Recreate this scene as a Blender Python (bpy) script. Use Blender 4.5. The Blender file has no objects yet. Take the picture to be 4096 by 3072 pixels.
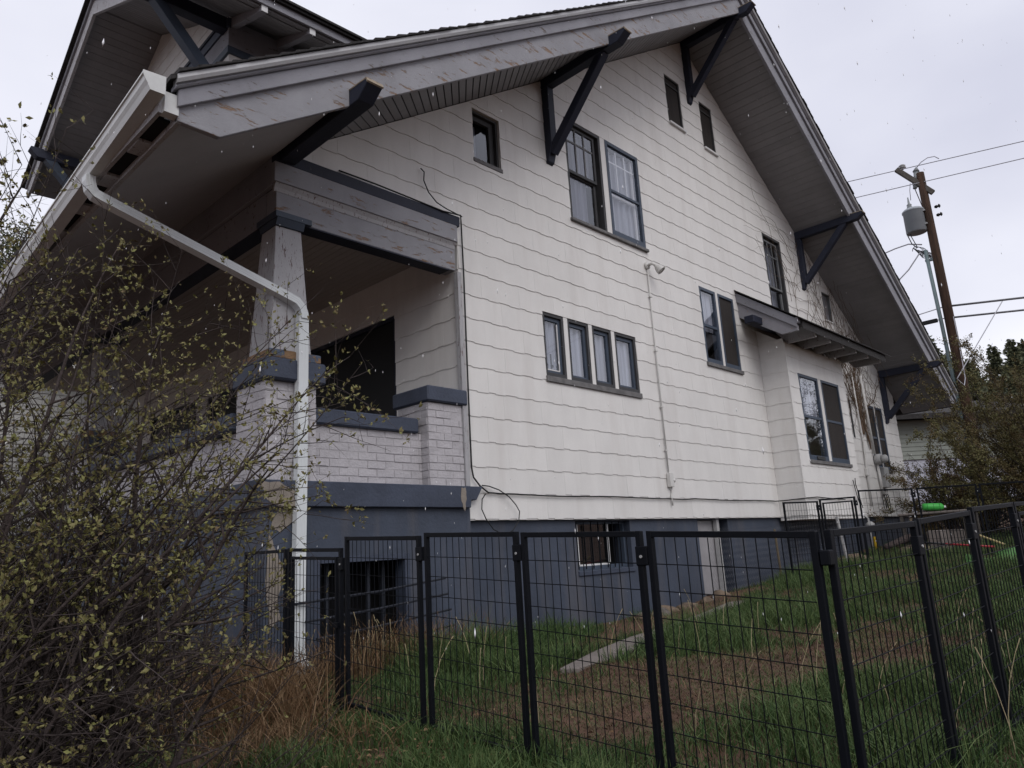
import bpy, bmesh, math, random
import numpy as np
from mathutils import Vector, Matrix
random.seed(11); rng = np.random.default_rng(7)
C = bpy.context.scene.collection
SC = bpy.context.scene
R = math.radians

# ---------------------------------------------------------------- camera
CAM = Vector((-5.148, -5.58, -0.3723)); YAW, PIT, ROL = R(46.495), R(12.842), R(-3.3125)
_r = Vector((math.cos(YAW), -math.sin(YAW), 0)); _f = Vector((math.sin(YAW), math.cos(YAW), 0)); _u = Vector((0, 0, 1))
_f2 = _f*math.cos(PIT) + _u*math.sin(PIT); _u2 = _u*math.cos(PIT) - _f*math.sin(PIT)
_r2 = _r*math.cos(ROL) + _u2*math.sin(ROL); _u3 = _u2*math.cos(ROL) - _r*math.sin(ROL)
cd = bpy.data.cameras.new('camera'); cam = bpy.data.objects.new('camera', cd); C.objects.link(cam)
cam.matrix_world = Matrix(((_r2.x, _u3.x, -_f2.x, CAM.x), (_r2.y, _u3.y, -_f2.y, CAM.y), (_r2.z, _u3.z, -_f2.z, CAM.z), (0, 0, 0, 1)))
cd.sensor_width = 36; cd.lens = 26.497; cd.clip_start = 0.05; cd.clip_end = 1500
SC.camera = cam
def proj(p):
    q = Vector(p) - CAM; z = q.dot(_f2)
    return (2048 + 3014.85*q.dot(_r2)/z, 1536 - 3014.85*q.dot(_u3)/z, z)

# ---------------------------------------------------------------- world, sun, exposure
w = bpy.data.worlds.new('World'); SC.world = w; w.use_nodes = True
nt = w.node_tree; nt.nodes.clear()
N = nt.nodes.new; L = nt.links.new
out = N('ShaderNodeOutputWorld'); bg = N('ShaderNodeBackground')
sky = N('ShaderNodeTexSky'); sky.sky_type = 'NISHITA'; sky.sun_disc = False
SUN_EL, SUN_ROT = R(44), R(205)
sky.sun_elevation = SUN_EL; sky.sun_rotation = SUN_ROT; sky.air_density = 1.0; sky.dust_density = 3.0
tc = N('ShaderNodeTexCoord'); mp = N('ShaderNodeMapping'); mp.inputs['Scale'].default_value = (1, 1, 2.0)
nz = N('ShaderNodeTexNoise'); nz.inputs['Scale'].default_value = 1.7; nz.inputs['Detail'].default_value = 5; nz.inputs['Roughness'].default_value = .45
cr = N('ShaderNodeValToRGB')
cr.color_ramp.elements[0].position = .30; cr.color_ramp.elements[0].color = (6.2, 6.3, 7.4, 1)
cr.color_ramp.elements[1].position = .68; cr.color_ramp.elements[1].color = (9.0, 9.05, 9.8, 1)
mx = N('ShaderNodeMixRGB'); mx.inputs[0].default_value = .93
L(tc.outputs['Generated'], mp.inputs[0]); L(mp.outputs[0], nz.inputs[0]); L(nz.outputs[0], cr.inputs[0])
L(sky.outputs[0], mx.inputs[1]); L(cr.outputs[0], mx.inputs[2]); L(mx.outputs[0], bg.inputs[0]); bg.inputs[1].default_value = 0.1
L(bg.outputs[0], out.inputs[0])
sd = bpy.data.lights.new('sun', 'SUN'); sd.energy = 1.05; sd.angle = R(40); sd.color = (1, .97, .93)
so = bpy.data.objects.new('sun', sd); C.objects.link(so)
# light arrives from high behind the camera's right shoulder, dulled by cloud
sdir = Vector((math.sin(SUN_ROT)*math.cos(SUN_EL), math.cos(SUN_ROT)*math.cos(SUN_EL), math.sin(SUN_EL)))
so.rotation_euler = sdir.to_track_quat('Z', 'Y').to_euler()
SC.view_settings.view_transform = 'Standard'; SC.view_settings.look = 'None'
SC.view_settings.exposure = 0.20; SC.view_settings.gamma = 1.0
SC.render.engine = 'CYCLES'

# ---------------------------------------------------------------- materials
MATS = {}
def mat(name, col, rough=.7, var=.12, vscale=3., stretch=(1, 1, 1), bump=.15, bscale=60., bstretch=None, peel=None, pamt=.62, pscale=5., pstretch=None,
        rnd=.0, col2=None, spec=.3, metal=0., soot=None):
    if name in MATS: return MATS[name]
    m = bpy.data.materials.new(name); m.use_nodes = True; t = m.node_tree; n = t.nodes; l = t.links
    b = n['Principled BSDF']; b.inputs['Roughness'].default_value = rough; b.inputs['Metallic'].default_value = metal
    b.inputs['Specular IOR Level'].default_value = spec
    g = n.new('ShaderNodeNewGeometry')
    def mapping(s):
        q = n.new('ShaderNodeMapping'); q.inputs['Scale'].default_value = s; l.new(g.outputs['Position'], q.inputs[0]); return q.outputs[0]
    def noise(sc, s, det=4, ro=.6):
        q = n.new('ShaderNodeTexNoise'); q.inputs['Scale'].default_value = sc; q.inputs['Detail'].default_value = det; q.inputs['Roughness'].default_value = ro
        l.new(mapping(s), q.inputs[0]); return q.outputs[0]
    def mix(a, bb, f, mode='MIX'):
        q = n.new('ShaderNodeMixRGB'); q.blend_type = mode
        for i, v in ((0, f), (1, a), (2, bb)):
            if isinstance(v, (int, float)): q.inputs[i].default_value = v
            elif isinstance(v, tuple): q.inputs[i].default_value = v + (1,)
            else: l.new(v, q.inputs[i])
        return q.outputs[0]
    def ramp(v, p0, p1, c0=0., c1=1.):
        q = n.new('ShaderNodeMapRange'); l.new(v, q.inputs[0]); q.inputs[1].default_value = p0; q.inputs[2].default_value = p1
        q.inputs[3].default_value = c0; q.inputs[4].default_value = c1; return q.outputs[0]
    c2 = col2 or tuple(x*(1-var*2) for x in col)
    c = mix(c2, col, ramp(noise(vscale, stretch), .3, .62))
    fine = noise(bscale, bstretch or stretch, 3, .7)
    c = mix(c, (0, 0, 0), ramp(fine, .25, .75, .10, 0.))
    if soot:
        c = mix(c, soot, ramp(noise(1.1, (3, 3, .35), 5, .65), .50, .78, 0, .75))
    if rnd:
        oi = n.new('ShaderNodeObjectInfo'); c = mix(c, (0, 0, 0), ramp(oi.outputs['Random'], 0, 1, 0, rnd))
    h = fine
    if peel:
        pn = noise(pscale, pstretch or stretch, 8, .75)
        mask = ramp(pn, pamt, pamt+.03)
        c = mix(c, peel, mask)
        edge = ramp(pn, pamt-.03, pamt)
        hh = n.new('ShaderNodeMath'); hh.operation = 'SUBTRACT'; l.new(fine, hh.inputs[0]); l.new(mask, hh.inputs[1]); h = hh.outputs[0]
    l.new(c, b.inputs['Base Color'])
    bp = n.new('ShaderNodeBump'); bp.inputs['Strength'].default_value = bump; bp.inputs['Distance'].default_value = .01
    l.new(h, bp.inputs['Height']); l.new(bp.outputs[0], b.inputs['Normal'])
    MATS[name] = m; return m
SID = mat('cream_shingle_paint', (.76, .745, .722), .62, .035, 1.6, (2.5, 2.5, 1), .25, 90, (6, 6, .5), rnd=.05, soot=(.60, .575, .55))
WHT = mat('white_window_trim', (.68, .68, .68), .6, .05)
TRIM = mat('lilac_grey_trim', (.285, .285, .315), .7, .10, 2., (1, 1, 1), .5, 45, (1.2, 8, 8), peel=(.13, .105, .095), pamt=.60, pscale=9., pstretch=(.5, 1.8, 1.8))
TRIMX = mat('flaked_grey_trim', (.33, .33, .355), .75, .10, 2., (1, 1, 1), .6, 45, (1.2, 8, 8), peel=(.24, .16, .11), pamt=.575, pscale=7., pstretch=(.5, 2.4, 2.4))
TRIMV = mat('grey_column_paint', (.44, .435, .45), .75, .08, 2., (1, 1, .5), .5, 40, (8, 8, 1), peel=(.15, .10, .09), pamt=.575, pscale=16., pstretch=(3, 3, .5))
SOFF = mat('grey_soffit_boards', (.275, .272, .28), .75, .08, 2., (1, 1, 1), .2, 40, rnd=.10)
SOFL = mat('porch_ceiling_paint', (.46, .42, .39), .75, .06, 2.)
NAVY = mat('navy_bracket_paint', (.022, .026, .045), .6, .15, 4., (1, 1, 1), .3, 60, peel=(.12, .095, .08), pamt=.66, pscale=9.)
RAW = mat('weathered_end_grain', (.34, .28, .21), .85, .25, 18., (1, 1, 1), .6, 80)
SLATE = mat('slate_blue_paint', (.060, .073, .103), .62, .16, 1.2, (1, 1, 1), .5, 18, soot=(.105, .100, .105), peel=(.33, .29, .26), pamt=.735, pscale=1.4)
SLATEC = mat('slate_blue_caps', (.056, .068, .100), .55, .14, 3., (1, 1, 1), .5, 30)
SLATEW = mat('slate_window_frame', (.060, .078, .110), .5, .10, 5., (1, 1, 1), .2, 60)
DKFR = mat('dark_window_frame', (.055, .055, .058), .6, .15, 6., (1, 1, 1), .3, 60, peel=(.2, .1, .07), pamt=.70)
SILLM = mat('weathered_sill', (.17, .165, .165), .7, .2, 9., (1, 1, 1), .4, 60, peel=(.14, .07, .04), pamt=.66)
BRK = mat('painted_brick', (.50, .48, .50), .65, .08, 5., (1, 1, 1), .8, 45, rnd=.08)
MORT = mat('painted_mortar', (.46, .44, .455), .75, .1, 5., (1, 1, 1), .8, 60)
GUT = mat('white_gutter_metal', (.60, .61, .60), .35, .04, 3., (1, 1, 1), .05, 40, spec=.5)
DSP = mat('white_downspout_metal', (.64, .67, .68), .45, .02, 2., (1, 1, 1), 0, 4, spec=.3)
DRIP = mat('grey_drip_metal', (.42, .42, .43), .4, .06, 3., spec=.5)
RSH = mat('asphalt_roof_shingle', (.045, .042, .042), .9, .3, 30., (1, 1, 1), .8, 200)
FEN = mat('black_fence_coating', (.004, .005, .008), .55, .1, 20., (1, 1, 1), .1, 90, spec=.13)
BLK = mat('black_cable', (.012, .012, .013), .5, .1)
GRYC = mat('grey_conduit', (.40, .40, .40), .5, .08)
CRMC = mat('cream_conduit', (.62, .61, .59), .5, .05)
CURT = mat('curtain_cloth', (.40, .41, .46), .9, .25, 3., (5, 5, .12), .2, 20)
CURD = mat('dim_curtain_cloth', (.20, .20, .235), .9, .22, 3., (5, 5, .12), .2, 20)
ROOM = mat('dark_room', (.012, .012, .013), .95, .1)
SCRN = mat('dark_insect_screen', (.035, .030, .028), .9, .12, 3., (4, 4, .5), .3, 200)
CONC = mat('weathered_concrete', (.20, .175, .16), .9, .15, 4., (1, 1, 1), .5, 60)
WOODP = mat('brown_pole_wood', (.060, .032, .020), .9, .35, 6., (3, 3, .25), .8, 30, (6, 6, .3))
ARMW = mat('grey_arm_wood', (.10, .09, .08), .9, .25, 8.)
TFM = mat('transformer_paint', (.36, .39, .42), .45, .06, 3.)
MAST = mat('green_grey_mast', (.16, .21, .22), .5, .08, 4.)
BARK = mat('dark_bark', (.078, .060, .056), .9, .3, 30., (1, 1, 1), .6, 90, rnd=.1)
GLS = None
def glass():
    m = bpy.data.materials.new('window_glass'); m.use_nodes = True; t = m.node_tree; t.nodes.clear()
    o = t.nodes.new('ShaderNodeOutputMaterial'); mx = t.nodes.new('ShaderNodeMixShader'); tr = t.nodes.new('ShaderNodeBsdfTransparent')
    gl = t.nodes.new('ShaderNodeBsdfGlossy'); fr = t.nodes.new('ShaderNodeFresnel'); ad = t.nodes.new('ShaderNodeMath'); ad.operation = 'MULTIPLY_ADD'
    ad.inputs[1].default_value = 1.7; ad.inputs[2].default_value = .04; fr.inputs[0].default_value = 1.5
    tr.inputs[0].default_value = (.95, .96, .98, 1); gl.inputs['Roughness'].default_value = .015; gl.inputs[0].default_value = (.95, .97, 1, 1)
    ge = t.nodes.new('ShaderNodeNewGeometry'); fa = t.nodes.new('ShaderNodeMath'); fa.operation = 'SUBTRACT'; fa.inputs[0].default_value = 1; fb_ = t.nodes.new('ShaderNodeMath'); fb_.operation = 'MULTIPLY'; t.links.new(ge.outputs['Backfacing'], fa.inputs[1])
    t.links.new(fr.outputs[0], ad.inputs[0]); t.links.new(ad.outputs[0], fb_.inputs[0]); t.links.new(fa.outputs[0], fb_.inputs[1]); t.links.new(fb_.outputs[0], mx.inputs[0]); t.links.new(tr.outputs[0], mx.inputs[1]); t.links.new(gl.outputs[0], mx.inputs[2])
    t.links.new(mx.outputs[0], o.inputs[0]); return m
GLS = glass()
def leafmat(name, c1, c2, rough=.6):
    m = bpy.data.materials.new(name); m.use_nodes = True; t = m.node_tree; b = t.nodes['Principled BSDF']; b.inputs['Roughness'].default_value = rough
    b.inputs['Specular IOR Level'].default_value = .2
    at = t.nodes.new('ShaderNodeAttribute'); at.attribute_name = 'tint'; mx = t.nodes.new('ShaderNodeMixRGB')
    mx.inputs[1].default_value = c1+(1,); mx.inputs[2].default_value = c2+(1,)
    t.links.new(at.outputs['Fac'], mx.inputs[0]); t.links.new(mx.outputs[0], b.inputs['Base Color'])
    b.inputs['Subsurface Weight'].default_value = 0
    return m
BUD = leafmat('young_leaf', (.130, .090, .048), (.200, .205, .070))
GRS = leafmat('grass_blade', (.022, .056, .015), (.120, .160, .058))
DRY = leafmat('dry_grass_blade', (.095, .048, .022), (.25, .17, .095))
BRN = leafmat('brown_shrub_leaf', (.105, .066, .032), (.130, .125, .050))
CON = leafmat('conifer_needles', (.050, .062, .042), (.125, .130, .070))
JUN = leafmat('juniper_foliage', (.040, .050, .022), (.095, .105, .045))
WHF = mat('white_petal', (.7, .7, .68), .7, .02)

# ---------------------------------------------------------------- mesh helpers
class MB:
    def __init__(s, T=None): s.v = []; s.f = []; s.T = T
    def add(s, vs, fs):
        k = len(s.v)
        s.v += [s.T(*p) if s.T else tuple(p) for p in vs]; s.f += [tuple(i+k for i in f) for f in fs]; return s
    def box(s, x0, x1, y0, y1, z0, z1):
        return s.add([(x0, y0, z0), (x1, y0, z0), (x1, y1, z0), (x0, y1, z0), (x0, y0, z1), (x1, y0, z1), (x1, y1, z1), (x0, y1, z1)],
                     [(0, 3, 2, 1), (4, 5, 6, 7), (0, 1, 5, 4), (1, 2, 6, 5), (2, 3, 7, 6), (3, 0, 4, 7)])
    def extr(s, poly, axis, a, b, fb=None):
        """extrude a 2D polygon; axis 0: poly=(y,z), 1: poly=(x,z), 2: poly=(x,y)"""
        n = len(poly)
        def mk(p, t): return (t, p[0], p[1]) if axis == 0 else ((p[0], t, p[1]) if axis == 1 else (p[0], p[1], t))
        return s.add([mk(p, a) for p in poly] + [mk(p, b) for p in poly],
                     [tuple(range(n)), tuple(range(2*n-1, n-1, -1))] + [(i, i+n, (i+1) % n+n, (i+1) % n) for i in range(n)])
    def tube(s, pts, r, n=8, cap=True):
        pts = [Vector(p) for p in pts]; m = len(pts); rr = r if isinstance(r, (list, tuple)) else [r]*m
        base = []; prev = None
        for i, p in enumerate(pts):
            d = (pts[min(i+1, m-1)] - pts[max(i-1, 0)]); d = d.normalized() if d.length > 1e-9 else Vector((0, 0, 1))
            if prev is None: a = d.orthogonal().normalized()
            else:
                a = prev - d*prev.dot(d); a = a.normalized() if a.length > 1e-6 else d.orthogonal().normalized()
            prev = a; b = d.cross(a)
            base.append([tuple(p + (a*math.cos(2*math.pi*k/n) + b*math.sin(2*math.pi*k/n))*rr[i]) for k in range(n)])
        vs = [q for ring in base for q in ring]; fs = []
        for i in range(m-1):
            for k in range(n): fs.append((i*n+k, i*n+(k+1) % n, (i+1)*n+(k+1) % n, (i+1)*n+k))
        if cap: fs.append(tuple(range(n-1, -1, -1))); fs.append(tuple((m-1)*n+k for k in range(n)))
        return s.add(vs, fs)
    def bar(s, p, q, wx, wz, side=None):
        """rectangular bar from p to q; wx across, wz thick"""
        p, q = Vector(p), Vector(q); d = (q-p).normalized(); sd = Vector(side) if side else Vector((0, 0, 1)).cross(d)
        if sd.length < 1e-5: sd = Vector((1, 0, 0))
        sd.normalize(); u = d.cross(sd).normalized()
        vs = []
        for c in (p, q):
            for a, b in ((-1, -1), (1, -1), (1, 1), (-1, 1)): vs.append(tuple(c + sd*a*wx/2 + u*b*wz/2))
        return s.add(vs, [(3, 2, 1, 0), (4, 5, 6, 7), (0, 1, 5, 4), (1, 2, 6, 5), (2, 3, 7, 6), (3, 0, 4, 7)])
    def lathe(s, prof, c, n=16, axis='z'):
        vs = []; m = len(prof)
        for r, z in prof:
            for k in range(n):
                a = 2*math.pi*k/n; x, y = r*math.cos(a), r*math.sin(a)
                vs.append((c[0]+x, c[1]+y, c[2]+z) if axis == 'z' else ((c[0]+x, c[1]+z, c[2]+y) if axis == 'y' else (c[0]+z, c[1]+x, c[2]+y)))
        fs = [(i*n+k, i*n+(k+1) % n, (i+1)*n+(k+1) % n, (i+1)*n+k) for i in range(m-1) for k in range(n)]
        fs += [tuple(range(n-1, -1, -1)), tuple((m-1)*n+k for k in range(n))]
        return s.add(vs, fs)
    def mesh(s, name, m, smooth=False, recalc=True):
        me = bpy.data.meshes.new(name); me.from_pydata(s.v, [], s.f); me.materials.append(m)
        if recalc:
            bm = bmesh.new(); bm.from_mesh(me); bmesh.ops.recalc_face_normals(bm, faces=bm.faces[:]); bm.to_mesh(me); bm.free()
        if smooth:
            me.polygons.foreach_set('use_smooth', [True]*len(me.polygons))
        return me
    def build(s, name, m, parent=None, smooth=False, bevel=0, recalc=True, kind=None):
        o = bpy.data.objects.new(name, s.mesh(name, m, smooth, recalc)); C.objects.link(o)
        if parent is not None: attach(o, parent)
        if bevel:
            bv = o.modifiers.new('bevel', 'BEVEL'); bv.width = bevel; bv.segments = 1; bv.limit_method = 'ANGLE'
        if kind: o['kind'] = kind
        return o
def wloc(p):
    v = Vector((0, 0, 0))
    while p is not None:
        if p.get('_l') is not None: return Vector(p['_l'])
        p = p.parent
    return v
def attach(o, parent):
    o.parent = parent; o.matrix_parent_inverse = Matrix.Translation(-wloc(parent)) if parent.type == 'EMPTY' else Matrix.Identity(4)
def thing(name, label, cat, loc=(0, 0, 0), group=None):
    o = bpy.data.objects.new(name, None); C.objects.link(o); o.location = loc; o['_l'] = list(loc); o.empty_display_size = .2
    o['label'] = label; o['category'] = cat
    if group: o['group'] = group
    return o
def tag(o, label, cat, group=None):
    o['label'] = label; o['category'] = cat
    if group: o['group'] = group
    return o
def fastmesh(name, verts, faces, m, tint=None, parent=None, kind=None):
    """verts (n,3) array, faces (k,4) or (k,3) array"""
    me = bpy.data.meshes.new(name); nv, nf, k = len(verts), len(faces), faces.shape[1]
    me.vertices.add(nv); me.vertices.foreach_set('co', np.asarray(verts, np.float32).ravel())
    me.loops.add(nf*k); me.loops.foreach_set('vertex_index', np.asarray(faces, np.int32).ravel())
    me.polygons.add(nf); me.polygons.foreach_set('loop_start', np.arange(nf, dtype=np.int32)*k); me.polygons.foreach_set('loop_total', np.full(nf, k, np.int32))
    me.update(calc_edges=True)
    if tint is not None:
        a = me.attributes.new('tint', 'FLOAT', 'POINT'); a.data.foreach_set('value', np.asarray(tint, np.float32).ravel())
    me.materials.append(m); o = bpy.data.objects.new(name, me); C.objects.link(o)
    if parent is not None: attach(o, parent)
    if kind: o['kind'] = kind
    return o

# ---------------------------------------------------------------- ground
CP = np.array([(-2.4,-.7,-1.26),(-2.5,-2.3,-1.26),(-2.64,-4.5,-1.37),(0,-4.65,-1.27),(-1,0,-1.19),(1,0,-1.2),(3,0,-1.17),(4.3,0,-1.1),(6,-.2,-1.03),
 (5.3,-.82,-.90),(9,-.8,-.74),(6.66,-1.64,-.78),(6.3,-2.4,-.82),(7.8,-2.8,-.77),(13.5,0,-.45),(1,-2.5,-1.17),(0,-3.4,-1.22),(4,-4,-1.0),(-5.1,-5.6,-1.62),
 (-4.3,-3,-1.45),(-6,-1,-1.5),(-3,1,-1.3),(-8,3,-1.3),(10,-8,-.9),(-8,-10,-2.0),(20,-3,-.1),(20,6,.1),(-5,12,-1.0),(10,14,-.3),(-14,-2,-1.8),(4,-12,-1.5),(28,-6,.5)])
def _U(d2): return np.where(d2 < 1e-9, 0, d2*np.log(np.maximum(d2, 1e-9)))
_n = len(CP); _K = _U(((CP[:, None, :2]-CP[None, :, :2])**2).sum(-1)) + np.eye(_n)*.35
_P = np.hstack([np.ones((_n, 1)), CP[:, :2]]); _A = np.block([[_K, _P], [_P.T, np.zeros((3, 3))]])
_W = np.linalg.solve(_A, np.concatenate([CP[:, 2], np.zeros(3)]))
def gz(x, y):
    x = np.atleast_1d(np.asarray(x, float)); y = np.atleast_1d(np.asarray(y, float))
    cx, cy = np.clip(x, -14, 26), np.clip(y, -12, 14)
    d2 = (cx[:, None]-CP[None, :, 0])**2 + (cy[:, None]-CP[None, :, 1])**2
    z = _U(d2) @ _W[:_n] + _W[_n] + _W[_n+1]*cx + _W[_n+2]*cy
    z = z + .018*np.sin(x*3.1+1.3*y)*np.cos(y*2.7) + .012*np.sin(x*7.3)*np.sin(y*6.1+1)
    t = np.clip((x-30)/70, 0, 1); z = z + 6.5*t*t*(3-2*t) + 2.5*np.clip((y-18)/60, 0, 1)
    return z
def gz1(x, y): return float(gz(x, y)[0])
ax = np.concatenate([-np.geomspace(400, 8, 24), np.linspace(-7.7, 15, 190), np.geomspace(15.6, 500, 34)])
ay = np.concatenate([-np.geomspace(400, 9, 22), np.linspace(-8.8, 3, 110), np.geomspace(3.4, 400, 28)])
gx, gy = np.meshgrid(ax, ay); gv = np.stack([gx.ravel(), gy.ravel(), gz(gx.ravel(), gy.ravel())], 1)
nx_, ny_ = len(ax), len(ay); ii = np.arange(nx_-1)[None, :] + np.arange(ny_-1)[:, None]*nx_; ii = ii.ravel()
gm = mat('soil_and_thatch', (.120, .068, .046), .95, .25, 4., (1, 1, 1), 1., 26, col2=(.060, .036, .024), peel=(.19, .14, .10), pamt=.60, pscale=22.)
go = fastmesh('ground', gv, np.stack([ii, ii+1, ii+1+nx_, ii+nx_], 1), gm); go['kind'] = 'structure'
go.data.polygons.foreach_set('use_smooth', [True]*len(go.data.polygons))

# ---------------------------------------------------------------- polygon clipping
def clip(poly, a, b, c):
    """keep a*x+b*y<=c"""
    out = []; n = len(poly)
    for i in range(n):
        p, q = poly[i], poly[(i+1) % n]; dp, dq = a*p[0]+b*p[1]-c, a*q[0]+b*q[1]-c
        if dp <= 0: out.append(p)
        if (dp < 0) != (dq < 0) and abs(dp-dq) > 1e-12 and dp*dq < 0:
            t = dp/(dp-dq); out.append((p[0]+(q[0]-p[0])*t, p[1]+(q[1]-p[1])*t))
    return out
def area(p): return abs(sum(p[i][0]*p[(i+1) % len(p)][1]-p[(i+1) % len(p)][0]*p[i][1] for i in range(len(p))))/2 if len(p) > 2 else 0
def subtract(polys, r):
    x0, x1, z0, z1 = r; res = []
    for p in polys:
        xs = [q[0] for q in p]; zs = [q[1] for q in p]
        if max(xs) <= x0 or min(xs) >= x1 or max(zs) <= z0 or min(zs) >= z1: res.append(p); continue
        mid = clip(clip(p, 1, 0, x1), -1, 0, -x0)
        for k in (clip(p, 1, 0, x0), clip(p, -1, 0, -x1), clip(mid, 0, 1, z0), clip(mid, 0, -1, -z1)):
            if area(k) > 2e-5: res.append(k)
    return res

SHW, EXP = .605, .2647
PROF = [(0, .010), (.098, .010), (.106, 0), (.253, 0), (.255, .010), (.43, .010), (.438, 0), (.6038, 0)]
PIECES = []     # (screen size, T, poly, z0, wall object)
def shingle_wall(T, u0, u1, z0, z1, holes, wall, halves=(), zref=0.0, bottom_plain=True):
    k0 = int(math.floor((z0-zref)/EXP+1e-6)); k1 = int(math.ceil((z1-zref)/EXP-1e-6))
    for k in range(k0, k1):
        zb = zref+k*EXP; off = (k % 2)*.31 + random.uniform(-.05, .05)
        j0 = int(math.floor((u0-off)/SHW))-1; j1 = int(math.ceil((u1-off)/SHW))+1
        for j in range(j0, j1):
            x = off+j*SHW; dz = random.uniform(-.0025, .0025)
            poly = [(x+a, zb+b+dz) for a, b in PROF] + [(x+.6042, zb+EXP+.02), (x, zb+EXP+.02)]
            if zb+EXP+.02 > z1: poly = clip(poly, 0, 1, z1)
            poly = clip(clip(poly, 1, 0, u1), -1, 0, -u0); poly = clip(poly, 0, -1, -z0)
            for h in halves: poly = clip(poly, *h) if len(poly) > 2 else []
            if area(poly) < 1e-4: continue
            ps = [poly]
            for h in holes: ps = subtract(ps, h)
            for p in ps:
                c = (sum(q[0] for q in p)/len(p), sum(q[1] for q in p)/len(p)); wp = T(c[0], .0, c[1])
                pr = proj(wp); a = area(p)/max(pr[2], .1)**2 if pr[2] > 0 and -100 < pr[0] < 4196 and -100 < pr[1] < 3172 else 0
                PIECES.append((a, T, p, zb, wall, random.uniform(0, .0009)))
def shingle_mesh(b, T, p, zb, jit):
    def nn(z): return .0105 - .0085*min(1, max(0, (z-zb)/EXP)) + jit
    n = len(p); b.T = T
    b.add([(q[0], nn(q[1]), q[1]) for q in p] + [(q[0], nn(q[1])-.0085, q[1]) for q in p],
          [tuple(range(n)), tuple(range(2*n-1, n-1, -1))] + [(i, i+n, (i+1) % n+n, (i+1) % n) for i in range(n)])
def emit_shingles():
    PIECES.sort(key=lambda q: -q[0]); rest = {}
    for i, (a, T, p, zb, wall, jit) in enumerate(PIECES):
        if i < 300:
            b = MB(); shingle_mesh(b, T, p, zb, jit); b.build('shingle', SID, wall)
        else: rest.setdefault(wall.name, (wall, []))[1].append((T, p, zb, jit))
    for wall, lst in rest.values():
        b = MB()
        for T, p, zb, jit in lst: shingle_mesh(b, T, p, zb, jit)
        b.build('outer_shingles', SID, wall, kind='stuff')
def backing(name, T, poly, holes, depth, parent, m=SID, n0=-.001):
    ps = [poly]
    for h in holes: ps = subtract(ps, h)
    b = MB()
    for p in ps:
        k = len(p); b.T = T
        b.add([(q[0], n0, q[1]) for q in p] + [(q[0], n0-depth, q[1]) for q in p],
              [tuple(range(k)), tuple(range(2*k-1, k-1, -1))] + [(i, i+k, (i+1) % k+k, (i+1) % k) for i in range(k)])
    return b.build(name, m, parent)

# ---------------------------------------------------------------- the house
TG = lambda u, n, z: (u, -n, z)                   # gable wall, y = 0
TX = lambda u, n, z: (-n, u, z)                   # front wall behind the porch, x = 0
TB = lambda u, n, z: (u, -.46-n, z)               # bay front
TBS = lambda u, n, z: (6.944-n, u, z)             # bay side
RX, SL = 5.48, .655
def rz(x, ref): return ref - SL*abs(x-RX)
house = thing('house', 'large cream shingled house with grey trim, navy brackets and slate blue foundation, filling the photo', 'house', (5.5, 4, -1.2))
WIN = dict(small=(.316, .756, 4.04, 4.72), dbl=(2.015, 3.708, 3.83, 5.313), four=(1.314, 3.212, 1.60, 2.437), at1=(4.786, 5.245, 6.35, 7.26),
           at2=(5.878, 6.305, 6.30, 7.22), tall=(7.73, 8.487, 3.30, 5.27), pair=(5.115, 6.219, 2.356, 3.615), rear=(11.82, 12.766, .985, 2.392),
           vent=(10.243, 10.66, 4.01, 4.645), slit=(10.79, 10.90, 1.60, 2.405))
holes = list(WIN.values())
gpoly = [(0, 0), (13.715, 0), (13.715, rz(13.715, 8.19)), (RX, 8.19), (-2.16, rz(-2.16, 8.19)), (-2.16, 3.25), (0, 3.25)]
gw = backing('gable_wall', TG, [(0, 0), (13.715, 0), (13.715, rz(13.715, 8.19)), (RX, 8.19), (0, rz(0, 8.19))], holes, .10, house)
gw2 = backing('porch_gable_wall', TG, [(-2.16, 3.11), (0, 3.11), (0, rz(0, 8.19)), (-2.16, rz(-2.16, 8.19))], [], .10, house)
hv = ((-SL, 1, 8.19-SL*RX), (SL, 1, 8.19+SL*RX))
shingle_wall(TG, 0, 13.715, -.005, 8.3, holes, gw, hv)
shingle_wall(TG, -2.10, 0, 3.245, 5.0, [], gw2, hv)
# side walls and back, plain
b = MB(); b.box(13.615, 13.715, .101, 9, 0, rz(13.715, 8.15)); b.build('rear_wall', SID, house)
b = MB(); b.box(-.0, 13.7, 9.0, 9.1, -.6, 3.2); b.build('far_wall', SID, house)
bx = backing('front_wall', TX, [(0.0, 0), (9, 0), (9, 4.6), (0.102, 4.6), (0.102, 3.3), (0.0, 3.3)], [(1.115, 4.4, .45, 2.43), (5.0, 6.0, .33, 2.35), (6.4, 8.3, .9, 2.4)], .10, house)
shingle_wall(TX, .0, 9, .33, 2.93, [(1.115, 4.4, .45, 2.43), (5.0, 6.0, .33, 2.35), (6.4, 8.3, .9, 2.4)], bx)
b = MB(); b.box(-.043, .012, -.034, .0, .33, 2.60); b.box(-.043, -.016, 0, .03, .33, 2.60); b.build('corner_board', TRIMV, house, bevel=.003)
b = MB(); b.box(-2.175, -2.10, -.028, 0, 3.25, rz(-2.14, 8.17)); b.build('corner_board', TRIM, house)
# foundation
fb = backing('foundation_wall', lambda u, n, z: (u, .05-n, z), [(0, -1.9), (13.6, -1.9), (13.6, -.004), (0, -.004)],
             [(1.706, 2.775, -.585, -.02), (4.40, 5.256, -1.08, -.02)], .25, house, SLATE)
backing('porch_foundation', lambda u, n, z: (u, -.02-n, z), [(-2.2, -1.9), (-.05, -1.9), (-.05, .12), (-2.2, .12)], [(-1.75, -.765, -1.5, -.29)], .20, house, SLATE)
b = MB(); b.box(-2.2, -1.98, .181, 9, -1.9, .12); b.box(-.05, .0, -.02, .3, -1.9, .12); b.build('porch_foundation', SLATE, house)
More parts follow.
